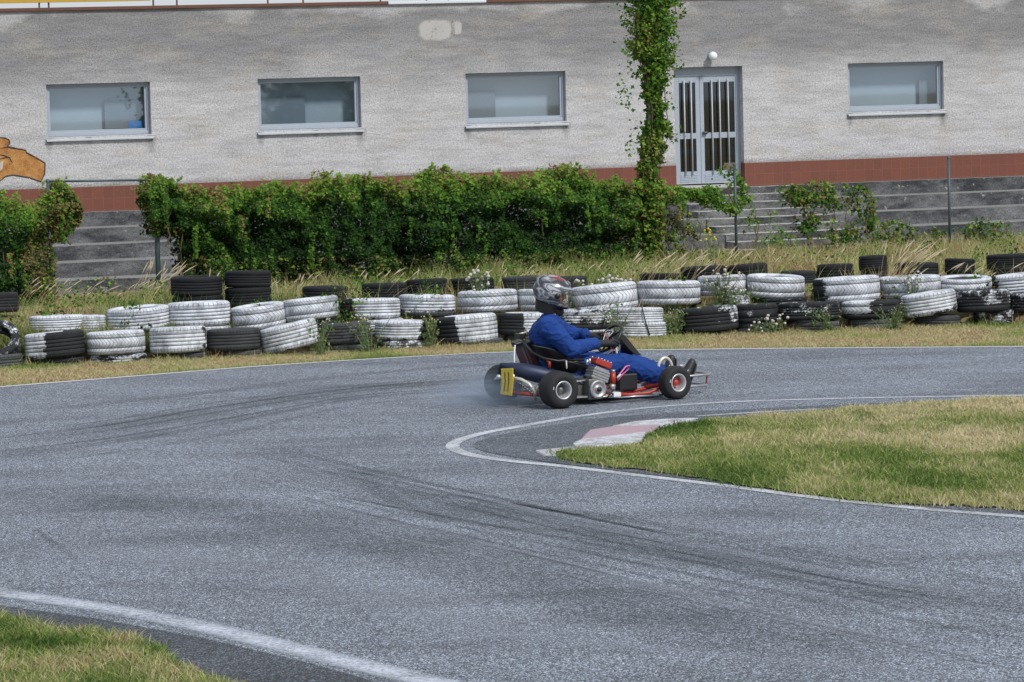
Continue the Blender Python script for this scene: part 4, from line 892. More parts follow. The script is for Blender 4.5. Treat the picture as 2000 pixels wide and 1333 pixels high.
thistle(1395, 445, 47.0, .35, 7, 'yellow blossoming weed in front of the stairs', 'yellow_flower', .02)

# ================================================================== TYRES OF THE BARRIER
def mk_tyre():
    t = NT('painted_tyre'); P = t.tc(); s = t.sep(P)
    at = lambda n: t.attr(n, 'OBJECT')
    ang = t.math('DIVIDE', t.math('ARCTAN2', s[1], s[0]), 2 * math.pi); r = t.math('SQRT', t.math('ADD', t.math('MULTIPLY', s[0], s[0]), t.math('MULTIPLY', s[1], s[1])))
    az = t.math('ABSOLUTE', s[2]); sd_ = at('seed')
    off = t.n.new('ShaderNodeCombineXYZ'); t.l.new(sd_, off.inputs[0]); t.l.new(sd_, off.inputs[1]); t.l.new(sd_, off.inputs[2])
    va = t.n.new('ShaderNodeVectorMath'); t.l.new(P, va.inputs[0]); t.l.new(off.outputs[0], va.inputs[1]); Q = va.outputs[0]
    # tread lines: shoulder sipes and either straight blocks or chevrons (pattern 1)
    pat = at('pattern')
    saw = t.math('FRACT', t.math('ADD', t.math('MULTIPLY', ang, at('blocks')), t.math('MULTIPLY', t.math('MULTIPLY', az, 24), pat)))
    line = t.math('LESS_THAN', saw, .22)
    on_tread = t.math('GREATER_THAN', r, .268)
    shoulder = t.math('GREATER_THAN', az, .062)
    zone = t.math('MAXIMUM', shoulder, pat)
    sipe = t.math('MULTIPLY', t.math('MULTIPLY', line, zone), on_tread)
    groove = t.n.new('ShaderNodeValue'); groove.outputs[0].default_value = 0
    gro = t.math('LESS_THAN', t.math('PINGPONG', t.math('ADD', az, .01425), .0144), .0022)
    gro = t.math('MULTIPLY', t.math('MULTIPLY', gro, on_tread), t.math('LESS_THAN', az, .075)); gro = t.math('MULTIPLY', gro, t.math('MAXIMUM', t.math('SUBTRACT', 1, pat), t.math('GREATER_THAN', az, .03)))
    dark = t.math('MAXIMUM', t.math('MULTIPLY', sipe, .50), t.math('MULTIPLY', gro, .68))
    # paint: amount, a rubbed side, and a worn lower band, all broken up by flaking
    n1 = t.noise(7, 6, .7, t.map(Q, (1, 1, 2.2))); n2 = t.noise(60, 4, .8, Q)
    n = t.math('ADD', t.math('MULTIPLY', n1, .7), t.math('MULTIPLY', n2, .3))
    side = t.math('ADD', t.math('MULTIPLY', s[0], t.math('MULTIPLY', at('rub_x'), 3.4)), t.math('MULTIPLY', s[1], t.math('MULTIPLY', at('rub_y'), 3.4)))
    side = t.math('MAXIMUM', t.math('SUBTRACT', t.math('ADD', side, t.math('MULTIPLY', t.math('SUBTRACT', n1, .5), 1.0)), at('rub_t')), 0)
    low = t.math('MAXIMUM', t.math('MULTIPLY', t.math('SUBTRACT', t.math('MULTIPLY', s[2], -10), .2), at('low')), 0)
    e = t.math('SUBTRACT', t.math('SUBTRACT', t.math('ADD', n, t.math('MULTIPLY', t.math('SUBTRACT', at('paint'), .5), .75)), t.math('MULTIPLY', side, 1.6)), t.math('MULTIPLY', low, .5))
    pm = t.ramp(e, [(.47, 0), (.515, 1)])
    dirt = t.ramp(t.noise(6, 6, .75, Q), [(.34, .42), (.58, 1.0)])
    white = t.mix(1, (.66, .69, .74), dirt, 'MULTIPLY'); white = t.mix(.5, white, t.ramp(n2, [(.3, .6), (.6, 1.1)]), 'MULTIPLY')
    rub = t.mix(t.ramp(n2, [(.4, 0), (.75, .5)]), (.007, .008, .010), (.035, .038, .043))
    rub = t.mix(t.math('MULTIPLY', at('dust'), n1), rub, (.19, .195, .20))
    c = t.mix(pm, rub, white); c = t.mix(dark, c, (.012, .012, .013))
    h = t.math('SUBTRACT', t.math('MULTIPLY', n2, .25), dark); t.bump(h, .7, .006)
    return t.fin(c, .8, spec=.15)
M['tyre'] = mk_tyre()
R0, W0_ = .285, .2
def tyre_mesh(zg=(-.043, -.0145, .0145, .043), n=80):
    prof = [(.175, -.080), (.19, -.092), (.225, -.1), (.252, -.0985), (.270, -.093), (.279, -.084)]
    prof += [(.2835, -.074)]
    for z in zg: prof += [(.2845, z - .0026), (.2800, z - .0018), (.2800, z + .0018), (.2845, z + .0026)]
    prof += [(.2835, .074), (.279, .084), (.270, .093), (.252, .0985), (.225, .1), (.19, .092), (.175, .080), (.185, .068), (.22, .082), (.255, .07), (.262, 0), (.255, -.07), (.22, -.082), (.185, -.068)]
    m = MB(); m.lathe(prof, n, closed=True); return m
_tm = [tyre_mesh(), tyre_mesh((-.043, .043))]; tyre_proto = [None, None]
def tyre(row, u0, u1, vt, vb, paint, patt, label, tilt=0.0, rub=(0, 0, 9), low=0.35, dust=.2, lift=0.0, dY=0.0, gap=None, pitch=0.0, hfix=None):
    """u0..u1 width and vt..vb height of the visible tread in the photo; row gives its distance"""
    global tyre_proto
    uc = (u0 + u1) / 2
    Y = {0: 0.0, 1: .64, 2: 1.75}[row] + dY
    x = X_at(uc, 36.0 + Y); y = bar_y(x) + Y; x = X_at(uc, y); y = bar_y(x) + Y
    s = FP / y; Rr = (u1 - u0) / 2 / s
    pt = atY(uc, vt, y + Rr * .1); pb = atY(uc, vb, y - Rr * .8)
    Wt = hfix if hfix else max(.15, pt.z - pb.z)
    if tyre_proto[patt] is None:
        o = _tm[patt].build('tyre', M['tyre']); tyre_proto[patt] = o
    else:
        o = tyre_proto[patt].copy(); link(o)
    o.location = (x, y, pt.z - Wt / 2 + lift); o.scale = (Rr / R0, Rr / R0 * random.Random(label).uniform(.9, 1.06), Wt / W0_ * 1.08)
    rz = random.Random(label).uniform(0, 6.28); r3 = random.Random(label + 'q'); tilt += r3.uniform(-1.5, 1.5); pitch += r3.uniform(-3.2, -1.2)
    o.rotation_euler = (R_(pitch), R_(-tilt), 0)
    # turn the pattern through a delta so every copy shows another stretch of tread
    o['paint'] = float(paint); o['blocks'] = float(random.Random(label + 'b').choice((38, 44, 50, 58))); o['pattern'] = float(patt); o['seed'] = float(rz * 7.3); o['rub_x'] = float(rub[0]); o['rub_y'] = float(rub[1]); o['rub_t'] = float(rub[2]); o['low'] = float(low); o['dust'] = float(dust)
    tag(o, label, 'tyre', {0: 'front row of old tyres', 1: 'middle row of white painted tyres', 2: 'back row of black tyres'}[row])
    return o
L = (-1, -.35); Rt = (1, -.2)
T = tyre
# front row, upper tyres
T(0, 45, 163, 650, 700, .72, 0, 'black front tyre with a square white painted patch on its left third', rub=(1, -.2, -.08), tilt=3)
T(0, 165, 281, 648, 693, 1.05, 1, 'clean white chevron tyre, second along the front row from the left', tilt=2)
T(0, 290, 402, 640, 690, 1.05, 0, 'white front tyre with a dark smudge on its right side', rub=(1, -.2, .72), tilt=1)
T(0, 402, 508, 643, 686, .02, 0, 'plain black ribbed front tyre between the smudged white tyre and the tilted white one', dust=.5)
T(0, 506, 622, 634, 684, .80, 0, 'grey white front tyre tilted up to the right', tilt=11, low=.5)
T(0, 626, 723, 632, 673, .34, 0, 'dark front tyre with faint worn white, right of the tilted one', tilt=3, dust=.6)
T(0, 732, 836, 627, 665, .80, 0, 'white ribbed front tyre with a black worn right end, between two dry weeds', rub=(1, -.1, .62), low=.5)
T(0, 852, 972, 617, 672, .72, 0, 'white front tyre with a black rubbed left third, nearest left of kart', rub=(-1, -.3, .45), tilt=3)
T(0, 973, 1078, 612, 655, .62, 0, 'front tyre half white half black just left of the blue driver', rub=(-1, -.5, .45))
T(0, 1093, 1199, 605, 645, .50, 0, 'black front tyre with white worn bands below the driver visor', low=.9, tilt=1)
T(0, 1190, 1298, 602, 629, .92, 0, 'white front tyre under a dark strap, upper of the pair right of the steering wheel', dust=.2)
T(0, 1327, 1444, 601, 650, .44, 0, 'big black tyre with white paint peeling off its upper right', tilt=5, rub=(-1, -.4, .1), low=1.5)
T(0, 1436, 1521, 595, 632, .40, 1, 'short black and white zigzag tyre between the peeling black tyre and the weeds', tilt=3)
T(0, 1523, 1644, 591, 628, .40, 0, 'black tyre with a flaking white rim, third from the weed gap at right', low=2.2)
T(0, 1647, 1763, 588, 623, .60, 1, 'front tyre white on its left half and black on its right half', low=1.2, rub=(1, -.2, .0))
T(0, 1764, 1872, 572, 616, .68, 0, 'front tyre with diagonal white and black streaks tilted up to the right', tilt=9, low=.4)
T(0, 1872, 1977, 567, 610, .42, 0, 'black tyre with thin white streaks beside the diagonal streaked one', low=.8, tilt=2)
T(0, 1976, 2085, 572, 612, .42, 0, 'black and white front tyre cut by the right edge of the photo')
# front row, lower tyres
T(0, -62, 42, 693, 733, .08, 0, 'dusty black tyre lying under the leaning tyre at the left edge', dust=.8)
T(0, 50, 161, 697, 735, .06, 0, 'black lower tyre under the white patched one', dust=.3)
T(0, 168, 284, 692, 730, .48, 0, 'scuffed white and black lower tyre under the clean white chevron tyre', low=.6)
T(0, 312, 402, 689, 722, .12, 0, 'dark lower tyre under the smudged white one', dust=.8)
T(0, 425, 509, 684, 715, .10, 0, 'greyish lower tyre under the plain black ribbed one', dust=1.0)
T(0, 530, 622, 684, 712, .15, 0, 'grey lower tyre almost hidden below the tilted white one', dust=1.0, lift=-.015)
T(0, 628, 723, 673, 708, .22, 0, 'worn dark lower tyre with a thin pale rim under the faint white one', dust=.8)
T(0, 733, 833, 665, 705, .45, 0, 'lower tyre with patchy grey white tread under the white ribbed one', low=.3, dust=.8)
T(0, 878, 984, 660, 692, .12, 0, 'grey black lower tyre sticking out rightward under the black rubbed white one', dust=1.0, lift=-.01)
T(0, 985, 1090, 652, 688, .15, 0, 'dark lower tyre behind the seat back', dust=.8)
T(0, 1098, 1200, 643, 676, .65, 0, 'whitish lower tyre behind the driver forearm', dust=.8)
T(0, 1196, 1304, 629, 660, 1.0, 0, 'white lower tyre of the pair right of the steering wheel', dust=.3)
T(0, 1352, 1441, 646, 672, .35, 0, 'flat grey lower tyre under the big peeling black one', dust=1.0)
T(0, 1438, 1520, 630, 668, .12, 1, 'dark lower tyre under the short zigzag tyre', dust=.5)
T(0, 1538, 1642, 627, 664, .18, 0, 'mottled dark lower tyre under the flaking white rim one', dust=1.0)
T(0, 1658, 1762, 622, 660, .25, 1, 'mottled lower tyre under the half white half black one', dust=1.0)
T(0, 1790, 1880, 616, 652, .08, 0, 'plain dark lower tyre under the diagonal streaked one', dust=.6)
T(0, 1905, 1986, 605, 645, .42, 0, 'lower tyre with a white top edge in weeds near the right edge', low=1.0)
# leaning tyre at the left edge
lt = T(0, -80, 43, 640, 690, .42, 0, 'black tyre with a white top leaning on edge at the left edge of the photo', rub=(0, 0, 9), low=0)
lt.rotation_euler = (R_(48), R_(20), R_(-14)); lt.location.z = .245; lt.scale = (.78, .78, .8); lt.location.x = X_at(-10, 34.6); lt.location.y = bar_y(-5) - .02
# middle row
T(1, 55, 165, 617, 650, .9, 0, 'low white tyre almost buried in grass at far left')
T(1, 140, 206, 617, 652, .85, 0, 'low white tyre partly hidden by weeds, before the left steps', rub=(1, 0, .8))
T(1, 208, 332, 601, 646, .90, 0, 'white tyre with an open dark top, draped with weeds', tilt=3, pitch=3)
T(1, 325, 450, 591, 638, 1.05, 0, 'clean white ribbed tyre in front of the tall left black stack', dust=.1)
T(1, 450, 559, 597, 643, 1.02, 1, 'white chevron tyre tilted slightly, right of the clean ribbed one', tilt=5, pitch=4)
T(1, 551, 663, 583, 626, 1.0, 1, 'white chevron tyre rising to the right above the worn dark front tyre', tilt=5)
T(1, 664, 783, 584, 624, .98, 0, 'white ribbed tyre with a black smear on its left end', rub=(-1, -.3, .50))
T(1, 780, 891, 577, 620, .66, 0, 'grey white ribbed tyre with a black lower right', low=1.3, tilt=-3, dust=.6)
T(1, 896, 1013, 568, 610, 1.05, 1, 'white chevron tyre behind the tall pale thistle')
T(1, 1012, 1112, 566, 608, 1.0, 1, 'white chevron tyre mostly behind the driver helmet')
T(1, 1118, 1248, 557, 610, .95, 1, 'large white chevron tyre right of the visor', tilt=4)
T(1, 1246, 1371, 550, 596, 1.0, 1, 'wide white chevron tyre above the weed gap', tilt=-1)
T(1, 1366, 1461, 539, 578, 1.02, 1, 'white chevron tyre behind the fluffy thistle', dY=.12, tilt=2)
T(1, 1461, 1575, 539, 581, 1.05, 1, 'bright white chevron tyre with an open dark top', pitch=3, tilt=-2)
T(1, 1592, 1723, 542, 591, .90, 1, 'large white chevron tyre with a dark lower left corner', rub=(-1, -.3, .70), tilt=3)
T(1, 1720, 1842, 540, 583, 1.0, 1, 'white chevron tyre at the foot of the tallest straw clump')
T(1, 1832, 1942, 542, 574, 1.0, 1, 'white tyre with an open top near the right edge', pitch=6)
T(1, 1941, 2060, 535, 578, .82, 0, 'white tyre striped dark at its left, cut by the right edge', rub=(-1, 0, .7), tilt=5)
T(1, 335, 452, 638, 668, .9, 0, 'white sliver of the tyre under the clean ribbed one', lift=-.0)
T(1, 452, 552, 643, 672, .4, 0, 'lower tyre under the slightly tilted chevron tyre', dust=.8)
T(1, 562, 664, 626, 660, .30, 0, 'dark speckled lower tyre between the chevron tyre and the worn dark front tyre', dust=.5)
T(1, 664, 790, 624, 658, .6, 0, 'pale lower tyre under the black smeared one', dust=.6)
T(1, 1425, 1468, 578, 602, .98, 0, 'small white tyre end between the weeds over the zigzag tyre', dY=-.2)
T(1, 1470, 1579, 581, 612, .35, 0, 'black tyre with a white rim under the bright open topped chevron tyre', low=1.4)
# back row, black
T(2, -50, 36, 573, 612, .0, 0, 'black tyre half sunk in weeds at the left edge')
T(2, 335, 436, 541, 578, .0, 0, 'black open topped tyre, upper one beside the left fence post', dust=.1, pitch=3)
T(2, 338, 438, 578, 612, .0, 0, 'black tyre under the open topped black one by the left post', dust=.1)
T(2, 441, 532, 530, 562, .0, 0, 'upper black tyre of the second left stack', dust=.1)
T(2, 441, 532, 562, 600, .0, 0, 'lower black tyre of the second left stack', dust=.1)
T(2, 592, 682, 560, 596, .0, 0, 'black tyre behind the rising chevron tyre', dust=.1)
T(2, 708, 798, 554, 590, .0, 0, 'black tyre behind the black smeared white tyre', dust=.1)
T(2, 796, 877, 546, 584, .0, 0, 'black tyre behind the grey white ribbed tyre', dust=.1)
T(2, 879, 968, 544, 580, .0, 0, 'black tyre behind the pale thistle', dust=.1)
T(2, 982, 1062, 541, 575, .0, 0, 'black tyre left behind the driver helmet', dust=.4)
T(2, 1070, 1150, 541, 575, .0, 0, 'black tyre right behind the driver helmet', dust=.3)
T(2, 1252, 1334, 535, 570, .0, 0, 'black tyre under the wide straw clump', dust=.1)
T(2, 1333, 1422, 521, 558, .0, 0, 'black tyre behind the thistle, left of the long black one', dust=.1, tilt=2)
T(2, 1424, 1504, 517, 556, .0, 0, 'black tyre tilted up to the right above the two white chevron tyres', dust=.1, tilt=3)
T(2, 1528, 1600, 530, 560, .0, 0, 'low black tyre showing through yellow weeds', dust=.2)
T(2, 1600, 1672, 517, 556, .0, 0, 'black tyre deep in weeds left of the small black stack', dust=.1)
T(2, 1682, 1738, 500, 522, .0, 0, 'small upper black tyre left of the tallest straw clump', dust=.1, tilt=2)
T(2, 1686, 1738, 521, 552, .0, 0, 'small lower black tyre left of the tallest straw clump', dust=.4)
T(2, 1752, 1838, 514, 552, .0, 0, 'black tyre behind the tallest straw clump', dust=.1)
T(2, 1850, 1909, 506, 526, .0, 0, 'upper black tyre of the narrow right stack', dust=.1, tilt=-2)
T(2, 1854, 1906, 526, 556, .0, 0, 'grey dusty lower tyre of the narrow right stack', dust=1.2)
T(2, 1932, 2022, 497, 521, .0, 0, 'upper black tyre at the right edge of the back row', dust=.1)
T(2, 1936, 2024, 521, 552, .0, 0, 'lower black tyre at the right edge of the back row', dust=.2)
# dark strap hanging over the white pair
sp = MB(); xs_ = X_at(1262, 35.9); yb_ = bar_y(xs_) - .287
pts = [Vector((X_at(1256, yb_), yb_ + .10, atY(1256, 602, yb_).z + .012)), Vector((X_at(1257, yb_), yb_ - .006, atY(1257, 605, yb_).z)), Vector((X_at(1262, yb_), yb_ - .012, atY(1262, 628, yb_).z)), Vector((X_at(1270, yb_), yb_ - .012, atY(1271, 655, yb_).z))]
sp.tube(pts, .007, 6); tag(sp.build('strap', simple('old_strap', (.03, .03, .032), .8)), 'thin dark strap hanging over the two stacked white tyres', 'strap')

# ================================================================== KART
KYAW = R_(29); KF = Vector((math.cos(KYAW), math.sin(KYAW), 0)); KL = Vector((-math.sin(KYAW), math.cos(KYAW), 0))
RT = .46                                        # half rear track to wheel centre
KO = gr(1099, 800) - KL * (-RT - .06); KO.z = 0
def kp(u, v, yl):                               # photo point on the plane yl metres left of the kart's centre line -> kart coords
    p = on_plane(u, v, KO + KL * yl, KL) - KO; return Vector((p.dot(KF), yl, p.z))
def kx(u, v, xf):                               # photo point on a crosswise plane xf metres ahead of the rear axle
    p = on_plane(u, v, KO + KF * xf, KF) - KO; return Vector((xf, p.dot(KL), p.z))
kart = empty('go_kart', (KO.x, KO.y, .006), KYAW)
tag(kart, 'open racing go kart with red frame, bare engine and yellow number plate on the track', 'go kart')
M['rubber'] = simple('kart_tyre_rubber', (.013, .013, .015), .8, var=.3, scale=50, bump=.25)
M['rim'] = simple('cast_rim', (.55, .56, .57), .38, .55, .1, 30)
M['rimdk'] = simple('rim_inside', (.22, .22, .225), .55, .4)
M['red'] = simple('red_paint', (.36, .036, .02), .4, var=.15)
M['black'] = simple('black_plastic', (.012, .012, .014), .45, var=.2)
M['seat'] = simple('seat_shell', (.011, .011, .012), .55, var=.2)
M['alu'] = simple('raw_aluminium', (.36, .36, .365), .48, .65, .35, 35)
M['alud'] = simple('oily_aluminium', (.17, .168, .16), .5, .6, .3, 40)
M['steel'] = simple('bright_steel', (.62, .64, .66), .3, .8, .08)
M['cream'] = simple('yellowed_chrome', (.62, .60, .50), .35, .35, .1)
M['yellow'] = simple('yellow_plate', (.66, .47, .03), .45, var=.08)
M['exh'] = simple('dark_blued_exhaust', (.025, .035, .075), .5, .35, .4, 12)
M['maroon'] = simple('maroon_radiator', (.09, .03, .04), .5, var=.25)
M['whitep'] = simple('white_part', (.70, .71, .74), .45, var=.06)
M['pink'] = simple('pink_hose', (.62, .16, .38), .4); M['seethru'] = simple('milky_hose', (.60, .55, .52), .4)
RXR = Matrix.Rotation(R_(90), 4, 'X')            # lathe axis z -> -y
def wheel(x, y, R, Wd, side, hubcol, nm):
    root = empty('wheel', (x, y, R)); root.parent = kart
    A = Matrix.Rotation(R_(90) * side, 4, 'X')   # +z of the profile points outward (side=+1 -> -y)
    h = Wd / 2; r = .068
    tp = [(r, -h * .8), (r + .012, -h * .97), (R * .72, -h * 1.02), (R * .90, -h * .95), (R * .985, -h * .72), (R, -h * .4), (R, h * .4), (R * .985, h * .72), (R * .90, h * .95), (R * .72, h * 1.02), (r + .012, h * .97), (r, h * .8)]
    # tyre and rim are parts of the wheel
    m = MB(); m.lathe(tp, 40, A); ty = m.build('tyre', M['rubber'], root, merge=True)
    m = MB(); m.lathe([(r + .004, h * .78), (r + .010, h * .90), (r + .004, h * .97), (r - .003, h * .94), (r - .006, h * .78), (r - .012, h * .55), (r - .018, h * .10), (.045, -.012), (.03, -.015), (.0, -.015)], 36, A)
    m.lathe([(r + .004, -h * .78), (r + .008, -h * .97), (r - .004, -h * .94), (r - .02, -h * .4), (0, -h * .38)], 30, A)
    rim = m.build('rim', [M['rim']], root)
    m = MB(); m.lathe([(.03, -.016), (.03, h * .30), (.022, h * .48), (.010, h * .55), (0, h * .55)], 14, A)
    for k in range(3):
        a = k * 2.094 + .5; p = A @ Vector((.042 * math.cos(a), .042 * math.sin(a), -.008)); q = A @ Vector((.042 * math.cos(a), .042 * math.sin(a), .012)); m.tube([p, q], .007, 6)
    m.build('hub', hubcol, root)
    # valve stripe printed on the sidewall
    m = MB(); c = A @ Vector((-R * .66, R * .15, h * 1.035)); u_ = (A @ Vector((.05, .22, 0))).normalized(); v_ = (A @ Vector((0, 0, 1))); w_ = v_.cross(u_)
    m.obox(c, u_ * .013, w_ * .0022, v_ * .001); m.build('tyre_mark', M['whitep'], root)
    return root
fwx = kp(1323, 755, -.50).x
wheel(0, -RT, .150, .185, 1, M['alud'], 0); wheel(0, RT, .150, .185, -1, M['alud'], 0)
fr_w = wheel(fwx, -.46, .137, .125, 1, M['red'], 0); fr_w.rotation_euler = (0, 0, R_(4)); fl_w = wheel(fwx, .46, .137, .125, -1, M['red'], 0); fl_w.rotation_euler = (0, 0, R_(4))
kl = lambda *a: Vector(a)
# frame tubes
fz = .062
m = MB()
for s_ in (-1, 1):
    m.tube([kl(-.12, s_ * .20, .10), kl(.05, s_ * .22, .085), kl(.28, s_ * .25, fz), kl(.62, s_ * .28, fz - .005), kl(.86, s_ * .24, fz + .01), kl(fwx - .05, s_ * .24, fz + .035), kl(fwx + .10, s_ * .20, fz + .03)], .015, 10)
    m.tube([kl(fwx - .16, s_ * .24, fz + .03), kl(fwx, s_ * .33, fz + .06), kl(fwx, s_ * .38, .12)], .014, 8)
m.tube([kl(.30, -.25, fz), kl(.30, .25, fz)], .015); m.tube([kl(.62, -.27, fz), kl(.62, .27, fz)], .014); m.tube([kl(fwx + .10, -.20, fz + .03), kl(fwx + .10, .20, fz + .03)], .014)
m.tube([kl(-.12, -.20, .10), kl(-.12, .20, .10)], .015)
m.build('frame', M['red'], kart)
m = MB(); m.box(.34, fwx + .08, -.23, .23, fz - .018, fz - .012); m.build('floor_tray', M['steel'], kart)
m = MB(); m.tube([kl(0, -.42, .15), kl(0, .42, .15)], .02, 12); m.build('rear_axle', M['steel'], kart)
# rubber crumbs and dirt are on the track; low bright side bar
m = MB(); m.tube([kp(1212, 778, -.40), kp(1240, 776, -.42), kp(1294, 773, -.43)], .0075, 6); m.tube([kp(1212, 778, -.40), kl(.33, -.25, fz)], .0075, 6); m.tube([kp(1294, 773, -.43), kl(.90, -.25, fz)], .0075, 6); m.build('side_bar', M['steel'], kart)
m = MB(); m.tube([kp(1206, 773, -.38), kp(1240, 772, -.39), kp(1268, 769, -.40), kp(1290, 759, -.40), kl(fwx - .02, -.36, .13)], .013, 8); m.tube([kp(1206, 773, -.38), kl(.36, -.25, fz)], .012, 8); m.build('side_rail', M['red'], kart)
# front bumper
m = MB(); xb = kp(1375, 742, -.05).x
m.tube([kl(fwx + .08, -.20, .15), kl(xb - .05, -.20, .155), kl(xb, -.16, .157), kl(xb + .01, 0, .157), kl(xb, .16, .157), kl(xb - .05, .20, .155), kl(fwx + .08, .20, .15)], .011, 8)
m.tube([kl(fwx + .08, -.20, .065), kl(xb - .07, -.20, .066), kl(xb - .04, -.15, .066), kl(xb - .03, 0, .066), kl(xb - .04, .15, .066), kl(xb - .07, .20, .066), kl(fwx + .08, .20, .065)], .011, 8)
m.build('front_bumper', M['alu'], kart)
m = MB(); 
for s_ in (-1, 1): m.tube([kl(xb - .045, s_ * .155, .066), kl(xb - .035, s_ * .155, .157)], .007, 6); m.tube([kl(fwx + .08, s_ * .20, fz + .03), kl(fwx + .12, s_ * .20, .15)], .01, 6)
m.build('bumper_stay', M['red'], kart)
# pedals with hoops
m = MB(); m.tube([kp(1349, 736, -.13), kp(1355, 728, -.13), kp(1359, 720, -.13), kp(1357, 716, -.13)], .007, 6); m.tube([kl(fwx + .06, -.13, .09), kp(1349, 736, -.13)], .007, 6); m.build('pedal', M['whitep'], kart)
m = MB(); m.tube([kp(1326, 716, .10), kp(1338, 716, .10)], .007, 6); m.tube([kp(1332, 716, .10), kl(fwx + .02, .12, .09)], .006, 6); m.build('pedal', M['steel'], kart)
c = kp(1299, 724, -.10); m = MB(); m.tube([c + kl(.095 * math.cos(a) * .72, 0, .10 * math.sin(a)) for a in [math.radians(q) for q in range(-30, 200, 15)]], .014, 8); m.tube([c + kl(-.064, 0, -.034), kl(c.x - .02, -.12, fz)], .012, 6); m.tube([c + kl(.06, 0, -.05), kl(c.x + .08, -.12, fz)], .012, 6); m.build('steering_hoop', M['cream'], kart)
# seat: a bucket shell swept along a profile of back and base
m = MB(); n = 15; vs = []
ST = [((1037, 676), (1038, 677), .17), ((1044, 690), (1050, 680), .205), ((1052, 703), (1066, 681), .225), ((1064, 722), (1084, 685), .235), ((1084, 740), (1100, 694), .235), ((1110, 748), (1116, 706), .23), ((1135, 748), (1140, 712), .225), ((1160, 742), (1162, 722), .21)]
for (cu, cv), (ru, rv), hw in ST:
    c_ = kp(cu, cv, 0); r_ = kp(ru, rv, -hw)
    for k in range(n):
        a = math.pi * k / (n - 1) - math.pi / 2; t_ = abs(math.sin(a)) ** 3.2
        vs.append((lerp(c_.x, r_.x, t_), hw * math.sin(a), lerp(c_.z, r_.z, t_)))
m.add(vs, [(i * n + k, i * n + k + 1, (i + 1) * n + k + 1, (i + 1) * n + k) for i in range(len(ST) - 1) for k in range(n - 1)], 0, True)
st = m.build('seat', M['seat'], kart); q = st.modifiers.new('s', 'SOLIDIFY'); q.thickness = .012; q = st.modifiers.new('ss', 'SUBSURF'); q.levels = q.render_levels = 2
# exhaust chamber
ex = [kp(1158, 742, -.24), kp(1140, 742, -.24), kp(1115, 742, -.22), kp(1085, 739, -.20), kp(1055, 734, -.17), kp(1025, 727, -.12), kp(1003, 721, -.06), kp(988, 716, 0.0), kp(979, 714, .03), kp(976, 720, .05), kp(976, 732, .06)]
m = MB(); m.tube(ex, [.022, .035, .048, .062, .070, .066, .048, .026, .017, .015, .015], 20); m.build('exhaust', M['exh'], kart)
# radiator leaning behind the seat
a_ = kp(1020, 675, .13); b_ = kp(1036, 716, .13); ax = (b_ - a_); ax_n = ax.normalized(); pr = Vector((ax_n.z, 0, -ax_n.x))
m = MB(); m.obox((a_ + b_) / 2, ax / 2, Vector((0, .11, 0)), pr * .028); rad = m.build('radiator', M['maroon'], kart, bevel=.004)
m = MB(); m.obox(a_ - ax_n * .008, ax_n * .02, Vector((0, .12, 0)), pr * .034); m.tube([kp(1005, 675, .08), kp(1024, 670, .08)], .016, 10); m.build('radiator_tank', M['black'], rad, bevel=.004)
m = MB(); m.obox((a_ + b_) / 2 + pr * .03 + Vector((0, -.05, 0)), ax * .46, Vector((0, .018, 0)), pr * .004); m.build('radiator_stripe', M['alud'], rad)
m = MB(); m.tube([kp(1006, 676, .05), kp(1004.5, 695, .03), kp(1004.5, 712, -.04)], .006, 6); m.build('spring', M['whitep'], kart)
m = MB(); m.box(-.03, .03, -.04, .04, -.022, .022); b = m.build('catch_tank', M['black'], kart, bevel=.006); b.location = kp(1016, 658, .16)
m = MB(); m.tube([kp(1012, 655, .16), kp(1030, 650, .16)], .008, 6); m.tube([kp(1016, 660, .16), kp(1020, 676, .14)], .009, 6); m.build('tank_bracket', M['cream'], kart)
# hoses
m = MB(); m.tube([kp(1024, 672, .02), kp(1040, 690, -.12), kp(1062, 702, -.22), kp(1090, 707, -.25), kp(1118, 704, -.27), kp(1140, 705, -.27)], .011, 8); m.tube([kp(1098, 708, -.26), kp(1120, 710, -.28), kp(1148, 721, -.28)], .010, 8); m.tube([kp(1100, 712, -.24), kp(1125, 708, -.27), kp(1142, 712, -.28)], .008, 6); m.build('coolant_hose', M['black'], kart)
m = MB(); m.tube([kp(1206, 738, -.34), kp(1214, 728, -.34), kp(1222, 718, -.33), kp(1229, 716, -.32), kp(1228, 722, -.31), kp(1216, 733, -.30), kp(1206, 745, -.30)], .0065, 8); m.build('fuel_hose', M['pink'], kart)
m = MB(); m.tube([kp(1107, 722, -.30), kp(1106, 706, -.28)], .006, 6); m.tube([kp(1205, 740, -.36), kp(1212, 733, -.35)], .009, 8); m.build('breather_hose', M['seethru'], kart)
m = MB(); c = kp(1073, 713, -.22); m.tube([c + kl(0, 0, -.03), c + kl(0, 0, .03)], .012, 8); m.box(c.x - .02, c.x + .02, c.y - .01, c.y + .01, c.z + .02, c.z + .045); m.build('seat_stay', M['red'], kart)
